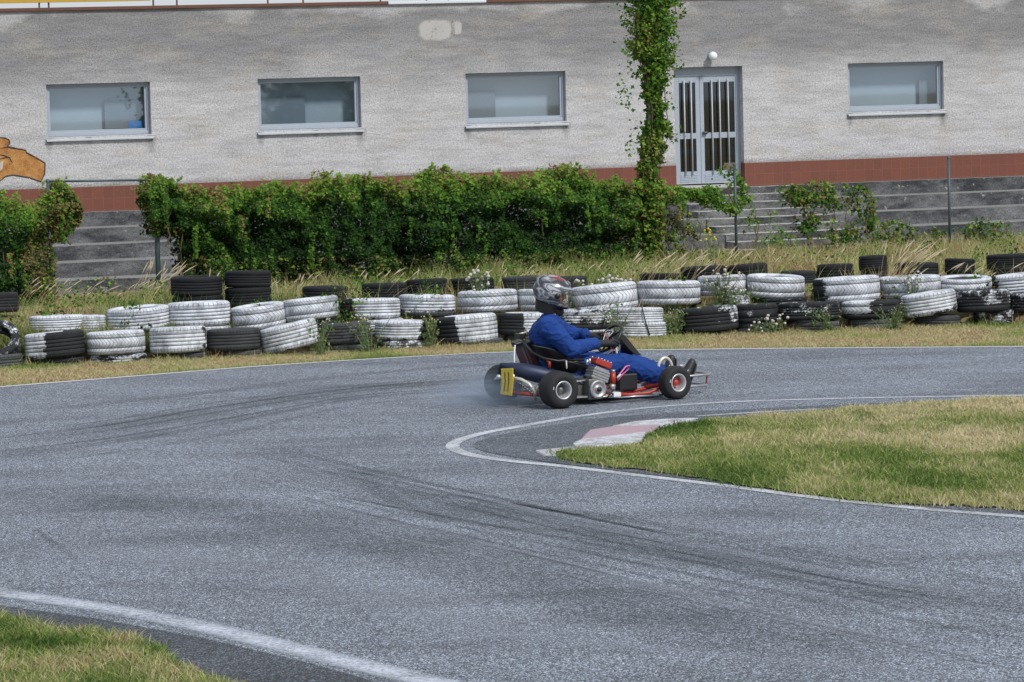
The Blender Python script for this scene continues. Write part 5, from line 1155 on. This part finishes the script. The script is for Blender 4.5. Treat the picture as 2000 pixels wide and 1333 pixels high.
# engine on the right side
eng = empty('engine', kp(1166, 760, -.36)); eng.parent = kart; E0 = Vector(eng.location)
def ep(u, v, y): return kp(u, v, y) - E0
Ay = Matrix.Rotation(R_(90), 4, 'X')
m = MB(); cc = ep(1164, 762, -.40)
m.box(cc.x - .062, cc.x + .075, -.035, .14, cc.z - .085, cc.z + .085)
cr = m.build('crankcase', M['alud'], eng, bevel=.01)
m = MB(); m.lathe([(.0, 0), (.075, 0), (.078, .022), (.066, .034), (.058, .030), (.045, .020), (.028, .022), (.022, .034), (0, .036)], 32, Matrix.Translation((cc.x + .01, -.036, cc.z)) @ Ay)
for k in range(8):
    a = k * .785 + .3; m.tube([Vector((cc.x + .01 + .07 * math.cos(a), -.036, cc.z + .07 * math.sin(a))), Vector((cc.x + .01 + .07 * math.cos(a), -.066, cc.z + .07 * math.sin(a)))], .006, 6)
m.build('ignition_cover', M['alu'], eng)
m = MB(); m.lathe([(0, 0), (.022, 0), (.02, .014), (0, .016)], 14, Matrix.Translation((cc.x + .012, -.066, cc.z)) @ Ay); m.build('crank_nut', M['black'], eng)
# cylinder leaning forward-back along the line from case to red head
h0 = ep(1166, 735, -.34); h1 = ep(1172, 713, -.34); d_ = (h1 - h0).normalized(); tilt = R_(22)
up = Vector((-math.sin(tilt) * -1, 0, math.cos(tilt))); fw = Vector((math.cos(tilt), 0, -math.sin(tilt)))
m = MB(); bc = ep(1167, 733, -.34)
for k in range(4): m.obox(bc + up * (-.035 + k * .022), fw * (.082 - .004 * (k % 2)), Vector((0, .062, 0)), up * .0095)
m.obox(bc + up * .0, fw * .066, Vector((0, .055, 0)), up * .055)
m.build('cylinder', M['alu'], eng, bevel=.004)
m = MB(); hc = ep(1173, 711, -.34); m.obox(hc, fw * .078, Vector((0, .06, 0)), up * .024); hd = m.build('cylinder_head', M['red'], eng, bevel=.006)
m = MB()
for i in range(5):
    for s_ in (-1, 1): p = hc + fw * (-.062 + i * .031) + Vector((0, s_ * .05, 0)); m.tube([p + up * .022, p + up * .034], .0055, 6)
m.build('head_bolt', M['steel'], hd)
m = MB(); m.tube([ep(1147, 714, -.34), ep(1147, 704, -.34)], .013, 10); m.tube([ep(1152, 712, -.36), ep(1152, 702, -.36)], .009, 8); m.build('water_outlet', M['steel'], eng)
m = MB(); m.tube([ep(1197, 752, -.36), ep(1197, 729, -.36)], .024, 14); m.build('carburettor', M['red'], eng)
m = MB(); m.tube([ep(1197, 729, -.36), ep(1197, 724, -.36)], .02, 14); m.tube([ep(1195, 762, -.36), ep(1196, 752, -.36)], .028, 12); m.tube([ep(1188, 742, -.36), ep(1178, 742, -.35)], .02, 12); m.build('carburettor_top', M['alu'], eng)
m = MB(); m.obox(ep(1200, 772, -.38), Vector((.035, 0, 0)), Vector((0, .05, 0)), Vector((0, 0, .018))); m.tube([ep(1182, 776, -.40), ep(1208, 771, -.40)], .008, 6); m.build('engine_mount', M['whitep'], eng, bevel=.006)
m = MB(); m.tube([ep(1180, 772, -.41), ep(1190, 768, -.42), ep(1200, 774, -.42), ep(1212, 770, -.41)], .006, 6); m.tube([ep(1186, 778, -.42), ep(1198, 764, -.42)], .006, 6); m.build('throttle_cable', M['black'], eng)
# chain and sprocket between engine and axle
m = MB(); s0 = ep(1128, 762, -.30); m.lathe([(0, -.003), (.075, -.003), (.078, 0), (.075, .003), (0, .003)], 48, Matrix.Translation(s0) @ Ay); m.build('sprocket', M['alud'], eng)
m = MB(); a1_ = s0 + kl(0, -.006, .072); a2_ = cc + kl(-.03, .05, .03); m.tube([a1_, Vector((a2_.x, a1_.y, a2_.z))], .006, 6); m.tube([s0 + kl(0, -.006, -.072), Vector((a2_.x, a1_.y, cc.z - .06))], .006, 6); m.obox(s0 + kl(.01, -.02, .07), Vector((.10, 0, .004)), Vector((0, .018, 0)), Vector((0, 0, .006))); m.build('chain', M['steel'], eng)
m = MB(); m.obox(ep(1130, 777, -.36), Vector((.10, 0, -.004)), Vector((0, .02, 0)), Vector((0, 0, .007))); m.build('chain_guard', M['alu'], eng)
# tank / battery box, steering column, wheel and front panel
m = MB(); c = kp(1225, 755, -.27); m.box(c.x - .09, c.x + .085, -.30, -.14, fz + .02, c.z + .10); m.build('airbox', M['black'], kart, bevel=.012)
SWC = kp(1192, 661, 0.0); SWN = Vector((-.80, .02, .60)).normalized()
SWX = Vector((0, 1, 0)); SWX = (SWX - SWN * SWX.dot(SWN)).normalized(); SWY = SWN.cross(SWX)
if SWY.z < 0: SWY = -SWY
sw = empty('steering_wheel', SWC); sw.parent = kart; SR = .135
m = MB(); ring = []
for k in range(33):
    a = 2 * math.pi * k / 32; rr_ = SR * (1 - .10 * max(0, math.sin(a)) ** 4); ring.append(SWX * rr_ * math.cos(a) + SWY * rr_ * math.sin(a))
m.tube(ring, .0135, 10, caps=False); m.build('grip', M['black'], sw)
m = MB()
for a in (R_(35), R_(145), R_(270)): m.tube([Vector((0, 0, 0)), (SWX * math.cos(a) + SWY * math.sin(a)) * SR], .009, 6)
m.build('spoke', M['black'], sw)
m = MB(); tri = [SWX * x + SWY * y for x, y in ((-.06, .055), (.06, .055), (.066, .03), (.022, -.06), (-.022, -.06), (-.066, .03))]
m.add([p + SWN * .010 for p in tri] + [p + SWN * .032 for p in tri], [(11, 10, 9, 8, 7, 6)[::-1], (0, 1, 2, 3, 4, 5)[::-1]] + [(i, (i + 1) % 6, 6 + (i + 1) % 6, 6 + i) for i in range(6)]); pad = m.build('centre_pad', M['black'], sw, merge=True)
m = MB(); m.tube([p * .84 + SWN * .034 for p in tri + [tri[0]]], .0034, 5, caps=False)
m.tube([SWX * .021 * math.cos(a) + SWY * (.021 * math.sin(a) + .008) + SWN * .034 for a in [math.radians(q) for q in range(0, 361, 24)]], .0026, 5, caps=False)
m.tube([SWX * x + SWY * y + SWN * .034 for x, y in ((-.010, -.004), (-.007, .020), (0, .004), (.007, .020), (.010, -.004))], .0022, 4)
m.build('emblem', M['whitep'], pad)
m = MB(); m.tube([SWC - SWN * .002, SWC - SWN * .05, kp(1206, 700, 0), kp(1208, 730, 0), kl(kp(1208, 760, 0).x + .12, 0, fz + .02)], .011, 8); m.build('steering_column', M['whitep'], kart)
m = MB(); m.tube([kp(1162, 704, -.10), kp(1196, 682, -.06)], .007, 6); m.tube([kp(1166, 706, -.02), kp(1200, 684, -.02)], .005, 6); m.build('support_bar', M['steel'], kart)
m = MB(); m.tube([kp(1182, 650, -.08), kp(1190, 670, -.14), kp(1196, 690, -.14), kp(1200, 715, -.12)], .0035, 5); m.build('control_cable', M['red'], kart)
pw = [(1206, 656), (1214, 653), (1222, 658), (1254, 697), (1240, 694), (1228, 683)]
m = MB(); A_ = [kp(u, v, -.07) for u, v in pw]; B_ = [Vector((p.x + .01, .13, p.z + .006)) for p in A_]; n = len(pw)
m.add(A_ + B_, [tuple(range(n)), tuple(range(n, 2 * n))[::-1]] + [(i, n + i, n + (i + 1) % n, (i + 1) % n) for i in range(n)]); m.build('front_panel', simple('smoked_panel', (.025, .025, .022), .35), kart, bevel=.003, merge=True)
m = MB(); m.tube([kp(1212, 664, 0), kp(1209, 700, 0)], .006, 6); m.build('panel_stay', M['steel'], kart)
# rear bumper tube and number plate
m = MB(); m.tube([kx(968, 742, -.20), kx(978, 739, -.22), kx(1000, 740, -.24), kx(1018, 743, -.24), kx(1034, 752, -.22), kx(1043, 766, -.18), kx(1046, 783, -.12)], [.012, .014, .014, .014, .013, .012, .010], 10); m.tube([kx(1040, 757, -.2), kx(1046, 764, -.1), kx(1052, 752, 0)], .007, 6); m.tube([kx(1000, 740, -.24), kx(1012, 752, -.1)], .01, 6); m.build('rear_bumper', M['cream'], kart)
m = MB(); m.ball(kx(974, 738, -.21), .02, 10); m.ball(kx(1002, 738, -.23), .024, 10, sc=(.6, 1, 1.2)); m.build('bumper_end', M['steel'], kart)
xs_p = -.275; P_ = [(978, 722, 0), (1001.5, 721, 0), (1002, 748, .006), (999, 775, .018), (976.5, 772, .018), (980, 747, .006)]
F_ = [kx(u, v, xs_p - o) for u, v, o in P_]; B2 = [p + Vector((.006, 0, 0)) for p in F_]; n = 6
m = MB(); m.add(F_ + B2, [(0, 1, 2, 5)[::-1], (5, 2, 3, 4)[::-1], (6, 7, 8, 11), (11, 8, 9, 10)] + [(i, (i + 1) % n, n + (i + 1) % n, n + i) for i in range(n)]); plt_ = m.build('number_plate', M['yellow'], kart, bevel=.004, merge=True)
m = MB()
for fx in (.33, .64):
    pts = [F_[0].lerp(F_[1], fx).lerp(F_[5].lerp(F_[2], fx), t) + Vector((-.0035, 0, 0)) for t in (.28, 1)] + [F_[5].lerp(F_[2], fx).lerp(F_[4].lerp(F_[3], fx), t) + Vector((-.0035, 0, 0)) for t in (.75,)]
    for a, b in zip(pts[:-1], pts[1:]):
        w_ = Vector((0, .0058, 0)); m.quad(a - w_, b - w_, b + w_, a + w_)
m.build('plate_number', M['black'], plt_)
m = MB(); m.tube([kx(990, 742, -.26), kx(990, 742, -.28)], .006, 6); m.build('plate_bolt', M['steel'], plt_)
m = MB()
for i in range(6): c = kx(1016 + i * 4.5, 752 + i * 3.5, -.16); m.ball(c, .012 + .003 * (i % 2), 8)
m.build('axle_bearing', M['alud'], kart)

# ================================================================== DRIVER
man = empty('person', (KO.x, KO.y, .006), KYAW)
tag(man, 'kart driver in blue overalls, black gloves and grey full face helmet holding the steering wheel', 'person')
def capsule(bm, a, b, ra, rb, n=14, sx=1.0, axis=None):
    a = Vector(a); b = Vector(b); d = (b - a); L_ = d.length; d.normalize()
    ref = Vector(axis) if axis else (Vector((0, 1, 0)) if abs(d.y) < .9 else Vector((1, 0, 0)))
    s1 = (ref - d * ref.dot(d)).normalized(); s2 = d.cross(s1); rings = []
    stops = [(-1, 0), (-.8, .6), (-.4, .917), (0, 1)] + [(None, t) for t in (.33, .66)] + [(0, 1), (.4, .917), (.8, .6), (1, 0)]
    data = [(-ra * 1, .02 * ra), (-ra * .8, ra * .6), (-ra * .4, ra * .917), (0, ra), (L_ * .33, lerp(ra, rb, .33)), (L_ * .66, lerp(ra, rb, .66)), (L_, rb), (L_ + rb * .4, rb * .917), (L_ + rb * .8, rb * .6), (L_ + rb, .02 * rb)]
    for t, r in data:
        c = a + d * t; rings.append([bm.verts.new(c + (s1 * math.cos(2 * math.pi * k / n) * sx + s2 * math.sin(2 * math.pi * k / n)) * r) for k in range(n)])
    for i in range(len(rings) - 1):
        for k in range(n): bm.faces.new((rings[i][k], rings[i][(k + 1) % n], rings[i + 1][(k + 1) % n], rings[i + 1][k]))
    bm.faces.new(rings[0][::-1]); bm.faces.new(rings[-1])
def fuse(name, caps, mat, parent, voxel=.009, smooth=6, wrinkle=0.0, wscale=14, seed=0, cut=None):
    bm = bmesh.new()
    for c in caps: capsule(bm, *c[:4], **(c[4] if len(c) > 4 else {}))
    me = bpy.data.meshes.new(name + '_src'); bm.to_mesh(me); bm.free(); o = bpy.data.objects.new(name + '_src', me); COL.objects.link(o)
    r = o.modifiers.new('r', 'REMESH'); r.mode = 'VOXEL'; r.voxel_size = voxel
    s_ = o.modifiers.new('s', 'SMOOTH'); s_.iterations = smooth; s_.factor = .5
    dg = bpy.context.evaluated_depsgraph_get(); dg.update(); ev = o.evaluated_get(dg); me2 = bpy.data.meshes.new_from_object(ev)
    bpy.data.objects.remove(o); bpy.data.meshes.remove(me)
    if wrinkle:
        no = [v.normal.copy() for v in me2.vertices]
        for v, nn in zip(me2.vertices, no):
            p = v.co; w_ = noise.noise(Vector((p.x * wscale + seed, p.y * wscale, p.z * wscale * 1.7))); w2 = noise.noise(Vector((p.x * wscale * 2.3, p.y * wscale * 2.3 + seed, p.z * wscale * 3)))
            rid = (1 - min(1, abs(w_) * 4)) * .75 + (1 - min(1, abs(w2) * 4)) * .4 - .3; v.co = p + nn * wrinkle * rid
    for p in me2.polygons: p.use_smooth = True
    me2.name = name; me2.materials.clear(); me2.materials.append(mat)
    return link(bpy.data.objects.new(name, me2), parent)
M['skin'] = simple('skin', (.42, .22, .15), .5, var=.06)
def mk_cloth(name, col, v=.35):
    t = NT(name); P = t.tc(); f = t.noise(260, 3, .7, P); b = t.noise(7, 5, .6, P)
    c = t.mix(b, tuple(x * (1 - v) for x in col), tuple(x * (1 + v) for x in col)); t.bump(t.math('ADD', t.math('MULTIPLY', f, .2), t.noise(24, 4, .6, t.map(P, (1, 1, 2)))), .5, .012); return t.fin(c, .85, spec=.2)
M['blue'] = mk_cloth('blue_overall_cloth', (.013, .048, .215)); M['glove'] = simple('black_glove', (.014, .014, .015), .7, var=.3); M['shoe'] = simple('black_shoe', (.013, .013, .015), .5, var=.3); M['sole'] = simple('shoe_sole', (.03, .03, .032), .7)
# joints in kart coordinates, read off the photo on each limb's own plane
HIP = kp(1096, 722, 0); WAIST = kp(1078, 700, 0); CHEST = kp(1070, 658, 0); NECK = kp(1075, 622, 0); HEAD = kp(1079, 574, 0)
SHR = kp(1069, 640, -.185); SHL = kp(1083, 640, .185); ELR = kp(1116, 684, -.27); ELL = kp(1118, 656, .25); WRR = kp(1163, 673, -.15); WRL = kp(1146, 655, .14)
HPR = kp(1104, 722, -.075); HPL = kp(1100, 718, .10); KNR = kp(1214, 712, -.16); KNL = kp(1216, 705, .14); ANR = kp(1322, 746, -.13); ANL = kp(1296, 728, .12)
print('driver', [tuple(round(c, 2) for c in p) for p in (HIP, CHEST, NECK, HEAD, SHR, ELR, WRR, HPR, KNR, ANR, KNL, ANL, SWC)])
body = fuse('body', [(HIP, WAIST, .12, .115, {'sx': 1.25}), (WAIST, CHEST, .115, .125, {'sx': 1.3}), (CHEST, NECK + Vector((0, 0, -.03)), .12, .06, {'sx': 1.2}), (NECK + Vector((0, 0, -.03)), HEAD, .055, .06),
    (HEAD + Vector((0, 0, .02)), HEAD + Vector((.02, 0, -.02)), .088, .085), (HEAD + Vector((.035, 0, -.05)), HEAD + Vector((.045, 0, -.085)), .055, .04), (HEAD + Vector((.095, -.0, -.01)), HEAD + Vector((.108, -.0, -.035)), .010, .016),
    (CHEST + Vector((0, 0, .03)), SHR, .08, .06), (CHEST + Vector((0, 0, .03)), SHL, .08, .06), (SHR, ELR, .052, .042), (ELR, WRR, .042, .028), (SHL, ELL, .052, .042), (ELL, WRL, .042, .028),
    (HIP, HPR, .10, .09), (HIP, HPL, .10, .09), (HPR, KNR, .08, .058), (KNR, ANR, .056, .038), (HPL, KNL, .08, .058), (KNL, ANL, .056, .038)], M['skin'], man, .010, 4)
cov = fuse('overalls', [(HIP, WAIST, .115, .120, {'sx': 1.2}), (WAIST, CHEST, .122, .150, {'sx': 1.22}), (CHEST, CHEST.lerp(NECK, .6), .148, .10, {'sx': 1.3}), (CHEST.lerp(NECK, .6), NECK + Vector((0, 0, -.012)), .09, .072),
    (CHEST + Vector((0, 0, .05)), SHR, .10, .088), (CHEST + Vector((0, 0, .05)), SHL, .10, .088), (SHR, ELR, .088, .072), (ELR, WRR + (ELR - WRR) * .05, .070, .048), (SHL, ELL, .085, .068), (ELL, WRL + (ELL - WRL) * .05, .064, .044),
    (HIP, HPR, .09, .095), (HIP, HPL, .10, .10), (HPR, HPR.lerp(KNR, .45), .095, .105), (HPR.lerp(KNR, .45), KNR, .105, .085), (KNR, ANR + (KNR - ANR) * .1, .092, .062), (HPL, KNL, .11, .085), (KNL, ANL + (KNL - ANL) * .1, .088, .062), (KNR + Vector((.02, 0, -.03)), KNR.lerp(ANR, .6) + Vector((0, 0, -.03)), .07, .055)], M['blue'], man, .008, 4, .0105, 10)
# collar, cuffs, snap
m = MB(); m.lathe([(.070, -.03), (.078, -.01), (.076, .018), (.068, .020), (.064, -.005)], 24, Matrix.Translation(NECK + Vector((-.005, 0, -.018))) @ Matrix.Rotation(R_(14), 4, 'Y')); m.build('collar', M['blue'], man)
m = MB(); m.ball(kp(1064, 621, -.10) + Vector((0, -.01, 0)), .008, 8); m.build('press_stud', M['whitep'], man)
for nm, W_, E_ in (('r', WRR, ELR), ('l', WRL, ELL)):
    d = (W_ - E_).normalized(); q = d.to_track_quat('Z', 'Y').to_matrix().to_4x4()
    m = MB(); m.lathe([(.044, -.035), (.050, -.028), (.050, .016), (.044, .022), (.036, .018)], 20, Matrix.Translation(W_ - d * .012) @ q); m.build('cuff', M['blue'], man)
# hands: palm, four fingers curled round the rim, thumb over it
def hand(W_, ang, side, nm):
    g_ = SWC + (SWX * math.cos(ang) + SWY * math.sin(ang)) * SR                   # grip point
    tan = (-SWX * math.sin(ang) + SWY * math.cos(ang)); rad_ = (g_ - SWC).normalized()
    caps = []; back = (W_ - g_).normalized(); kn = g_ + rad_ * .020 + SWN * .026
    palm0 = W_.lerp(kn, .15); caps.append((W_, palm0, .030, .030)); caps.append((palm0, kn, .032, .026))
    for i, L_ in enumerate((.92, 1.0, .95, .8)):
        o_ = tan * (-.033 + .022 * i); k0 = kn + o_; k1 = g_ + o_ + rad_ * .028 * L_ - SWN * .006; k2 = g_ + o_ + rad_ * .010 - SWN * .026 * L_; k3 = g_ + o_ - rad_ * .020 * L_ - SWN * .016
        caps += [(palm0.lerp(k0, .5), k0, .013, .0115), (k0, k1, .0112, .0102), (k1, k2, .0102, .0095), (k2, k3, .0095, .0085)]
    tb = palm0.lerp(kn, .3) + tan * side * .02; t1 = g_ + tan * side * .048 + SWN * .022 - rad_ * .012; t2 = g_ + tan * side * .030 - rad_ * .024 - SWN * .002
    caps += [(tb, t1, .014, .0125), (t1, t2, .0122, .010)]
    return fuse('glove', caps, M['glove'], man, .0045, 2)
hand(WRR, R_(205), 1, 'r'); hand(WRL, R_(-10) if SWX.y > 0 else R_(190), 1, 'l')
# shoes: heel on the tray, toes up
def shoe(an, toe, ball_, nm):
    heel = an + Vector((-.01, 0, -.055)); up_ = (toe - heel).normalized()
    so = fuse('shoe', [(an, heel.lerp(an, .4), .045, .042), (heel, heel.lerp(toe, .45), .042, .050), (heel.lerp(toe, .45) + Vector((-.004, 0, 0)), toe, .050, .036), (an, heel.lerp(toe, .5), .042, .034)], M['shoe'], man, .006, 4)
    d = up_; sd2 = Vector((0, 1, 0)); nn = sd2.cross(d).normalized()
    if nn.x < 0: nn = -nn
    m = MB(); vs = []; k_ = 9
    for i in range(k_):
        t = i / (k_ - 1); wd = .030 + .014 * math.sin(math.pi * min(1, t * 1.1)) - .012 * (t > .95); c = heel - d * .02 + d * ((toe - heel).length + .030) * t + nn * .034
        for s_ in (-1, 1):
            for h_ in (0, .012): vs.append(c + sd2 * s_ * wd + nn * h_)
    fs = []
    for i in range(k_ - 1):
        b = i * 4; e = b + 4; fs += [(b, e, e + 2, b + 2), (b + 1, b + 3, e + 3, e + 1), (b, b + 1, e + 1, e), (b + 2, e + 2, e + 3, b + 3)]
    fs += [(0, 2, 3, 1), (4 * k_ - 4, 4 * k_ - 3, 4 * k_ - 1, 4 * k_ - 2)]
    m.add(vs, fs); m.build('sole', M['sole'], so)
    m = MB(); p = heel.lerp(toe, .62) + Vector((-.02, -.038, .005)); m.tube([p + Vector((.008 * math.cos(a) * 1.0, 0, .008 * math.sin(a))) for a in [math.radians(q) for q in range(0, 361, 40)]], .003, 4, caps=False); m.tube([p + Vector((.020 + .008 * math.cos(a), 0, .008 * math.sin(a) + .002)) for a in [math.radians(q) for q in range(0, 361, 40)]], .003, 4, caps=False)
    m.tube([heel.lerp(toe, .45) + Vector((.0, -.042, .01)), heel.lerp(toe, .25) + Vector((-.01, -.04, .0))], .003, 4)
    m.build('shoe_mark', M['whitep'], so)
    return so
shoe(kp(1334, 741, -.13), kp(1351, 710, -.13), 0, 'r'); shoe(kp(1305, 728, .12), kp(1311, 702, .12), 0, 'l')
# face details behind the visor
HY = R_(-26); HM = Matrix.Translation(HEAD) @ Matrix.Rotation(HY, 4, 'Z') @ Matrix.Rotation(R_(10), 4, 'Y')   # head turned towards the inside of the bend
m = MB()
for s_ in (-1, 1): m.ball(HM @ Vector((.088, s_ * .031, .012)), .012, 10)
m.build('eye', simple('eye_white', (.6, .58, .55), .3, bump=0), man)
m = MB(); m.tube([HM @ Vector((.098, -.052, .028)), HM @ Vector((.108, -.03, .034)), HM @ Vector((.108, -.012, .030))], .004, 5); m.tube([HM @ Vector((.098, .052, .028)), HM @ Vector((.108, .03, .034)), HM @ Vector((.108, .012, .030))], .004, 5); m.build('eyebrow', simple('brown_hair', (.03, .018, .012), .9), man)
m = MB(); m.add([HM @ Vector(p) for p in ((.088, -.014, .016), (.088, .014, .016), (.124, 0, -.030), (.090, -.019, -.036), (.090, .019, -.036), (.107, 0, .012))], [(0, 5, 2, 3), (5, 1, 4, 2), (3, 2, 4)], 0, True); m.ball(HM @ Vector((.073, 0, -.002)), .030, 14, sc=(.9, 1.9, 1.9)); m.build('face', M['skin'], man)
m = MB(); m.tube([HM @ Vector((.104, -.02, -.058)), HM @ Vector((.110, 0, -.056)), HM @ Vector((.104, .02, -.058))], .005, 5); m.build('mouth', simple('lips', (.33, .12, .10), .5), man)
# helmet shell with eye port
def mk_helmet():
    t = NT('helmet_paint'); P = t.tc(); s = t.sep(P)
    a = t.noise(8, 2, .45, t.map(P, (.7, 1, 2.0), rot=(0, .5, 0)), .5); b = t.noise(12, 2, .5, t.map(P, (1, 1, 2), rot=(0, .6, .3)), .6)
    c = t.ramp(a, [(.38, (.05, .053, .06)), (.44, (.16, .165, .18)), (.49, (.40, .42, .45)), (.55, (.13, .135, .15)), (.60, (.45, .47, .50))], 'CONSTANT')
    top = t.math('GREATER_THAN', t.math('ADD', s[2], t.math('MULTIPLY', b, .05)), .150)
    c = t.mix(t.math('MULTIPLY', top, t.math('LESS_THAN', a, .5)), c, (.22, .04, .04))
    low = t.ramp(t.math('ADD', t.math('MULTIPLY', s[2], 6), .5), [(-.0, 0), (.10, 1)])
    c = t.mix(low, (.022, .02, .022), c)
    return t.fin(c, .22, .25, .6)
M['helmet'] = mk_helmet()
hel = empty('helmet', tuple(HEAD)); hel.parent = man; hel.rotation_euler = (R_(4), R_(17), HY)
def hpt(az, el, k=1.0):                          # az 0 = forward (+x), el -90..90
    ca, sa, ce, se = math.cos(az), math.sin(az), math.cos(el), math.sin(el)
    x = .168 * ca * ce; y = .130 * sa * ce; z = .145 * se
    if x > 0: x *= 1 + .08 * max(0, -se) * ce * 2; 
    if se < 0: z *= .98; x -= 0.012 * se
    if x < 0 and se < 0: x *= 1 + .10 * se
    return Vector((x, y, z)) * k
m = MB(); NA, NE = 64, 34; idx = {}; vs = []; fs = []
E0_, E1_ = R_(-62), R_(90)
for j in range(NE + 1):
    el = E0_ + (E1_ - E0_) * j / NE
    for i in range(NA): vs.append(hpt(2 * math.pi * i / NA - math.pi, el))
for j in range(NE):
    for i in range(NA):
        az = 2 * math.pi * (i + .5) / NA - math.pi; el = E0_ + (E1_ - E0_) * (j + .5) / NE
        if abs(az) < R_(66) and R_(-29) < el < R_(24) - abs(az) * .06: continue
        i2 = (i + 1) % NA; fs.append((j * NA + i, j * NA + i2, (j + 1) * NA + i2, (j + 1) * NA + i))
m.add(vs, fs, 0, True); sh_ = m.build('shell', M['helmet'], hel, merge=True); q = sh_.modifiers.new('s', 'SOLIDIFY'); q.thickness = .02; q.offset = -1
m = MB(); vs = []; fs = []; na, ne = 28, 8
for j in range(ne + 1):
    for i in range(na + 1): vs.append(hpt(R_(-74) + R_(148) * i / na, R_(-28) + R_(56) * j / ne, 1.045))
for j in range(ne):
    for i in range(na): b = j * (na + 1) + i; fs.append((b, b + 1, b + na + 2, b + na + 1))
m.add(vs, fs, 0, True)
vz = m.build('visor', mk_glass('visor', (.80, .78, .76), .10, .03), hel)
m = MB(); m.tube([vs[ne * (na + 1) + i] for i in range(na + 1)], .0035, 5); m.build('visor_rim', M['steel'], vz)
m = MB(); m.tube([hpt(R_(a), R_(-31 - 3 * math.cos(R_(a))), 1.05) for a in range(-78, 79, 12)], .006, 6); m.tube([hpt(R_(a), R_(-38), 1.03) for a in range(-46, 47, 10)], .006, 6); m.build('chin_trim', M['black'], hel)
m = MB()
for s_ in (-1, 1): c = hpt(s_ * R_(78), R_(0), 1.03); m.lathe([(0, 0), (.024, 0), (.022, .008), (0, .011)], 16, Matrix.Translation(c) @ Matrix.Rotation(-s_ * R_(90), 4, 'X'))
m.build('visor_pivot', M['black'], hel)
m = MB()
for s_ in (-1, 1): m.tube([hpt(s_ * R_(155), R_(62), 1.02), hpt(s_ * R_(170), R_(48), 1.06), hpt(s_ * R_(176), R_(34), 1.07), hpt(s_ * R_(150), R_(20), 1.03), hpt(s_ * R_(118), R_(-10), 1.02), hpt(s_ * R_(95), R_(-38), 1.02)], [.004, .010, .012, .008, .006, .004], 8)
m.tube([hpt(R_(-15), R_(58), 1.01), hpt(R_(-12), R_(50), 1.035), hpt(R_(-10), R_(40), 1.01)], [.004, .011, .004], 8); m.tube([hpt(R_(15), R_(58), 1.01), hpt(R_(12), R_(50), 1.035), hpt(R_(10), R_(40), 1.01)], [.004, .011, .004], 8)
m.build('vent', simple('vent_plastic', (.16, .165, .175), .35), hel)
m = MB(); m.lathe([(.088, -.06), (.098, -.03), (.105, .01), (.112, .03)], 24, Matrix.Translation((-.01, 0, -.115))); m.ball((.02, 0, -.10), .078, 16, sc=(1.1, 1, .6)); m.ball((.055, 0, -.135), .075, 16, sc=(1.1, .9, .7)); m.build('neck_roll', M['glove'], hel)

# ================================================================== SMOKE
def mk_smoke():
    t = NT('tyre_smoke'); t.n.remove(t.b); P = t.tc(); v = t.n.new('ShaderNodeVolumePrincipled')
    s = t.sep(P); n_ = t.noise(3.2, 4, .6, t.map(P, (1, 1.4, 2.0)))
    r2 = t.math('SQRT', t.math('ADD', t.math('ADD', t.math('MULTIPLY', s[0], s[0]), t.math('MULTIPLY', s[1], s[1])), t.math('MULTIPLY', s[2], s[2])))
    fall = t.math('MAXIMUM', t.math('SUBTRACT', 1, r2), 0)
    dens = t.math('MULTIPLY', t.math('MULTIPLY', t.math('POWER', fall, 1.2), t.ramp(n_, [(.38, .12), (.62, 1)])), SMOKE_D)
    t.l.new(dens, v.inputs['Density']); v.inputs['Color'].default_value = (.62, .76, .95, 1); v.inputs['Anisotropy'].default_value = .2
    t.l.new(v.outputs[0], t.o.inputs['Volume']); return t.m
SMOKE_D = 4.6
m = MB(); m.ball((0, 0, 0), 1.0, 24); sm = m.build('tyre_smoke', mk_smoke()); sm.scale = (.85, .60, .20); sm.rotation_euler = (0, 0, KYAW)
sm.location = gr(1000, 792) + Vector((0, .1, .10)); tag(sm, 'thin bluish smoke trailing from the rear wheels of the kart', 'smoke', kind='stuff')

# tree on the near side of the track, seen only as a reflection in the second window
wi = WINS[1]; pc = W0 + WX * (lerp(wi[0], wi[1], .75)) + Vector((0, 0, lerp(wi[2], wi[3], .30)))
d = (pc - C0).normalized(); rf = d - WN * 2 * d.dot(WN); tp = pc + rf * 95
tr = empty('broadleaf_tree', (tp.x, tp.y, -.1)); tag(tr, 'broadleaf tree beside the camera side of the track, seen mirrored in the second window', 'tree')
hc_ = tp.z; m = MB(); m.tube([(0, 0, 0), (.1, 0, hc_ * .5), (0, .1, hc_ + 1)], [.3, .22, .08], 10); r2 = random.Random(4); P = []
for i in range(14):
    a = r2.uniform(0, 6.28); e = Vector((math.cos(a) * r2.uniform(1, 3), math.sin(a) * r2.uniform(1, 3), hc_ + r2.uniform(-2.5, 2.2))); m.tube([(0, 0, hc_ * r2.uniform(.4, .9)), e * .6 + Vector((0, 0, hc_ * .25)), e], [.09, .06, .02], 6)
    for _ in range(420): P.append(e + Vector((r2.gauss(0, .7), r2.gauss(0, .7), r2.gauss(0, .55))))
m.build('trunk', M['stem'], tr); leaves(np.array(P), .28, RNG.uniform(.1, .5, len(P)), 'crown', M['ivy'], tr)
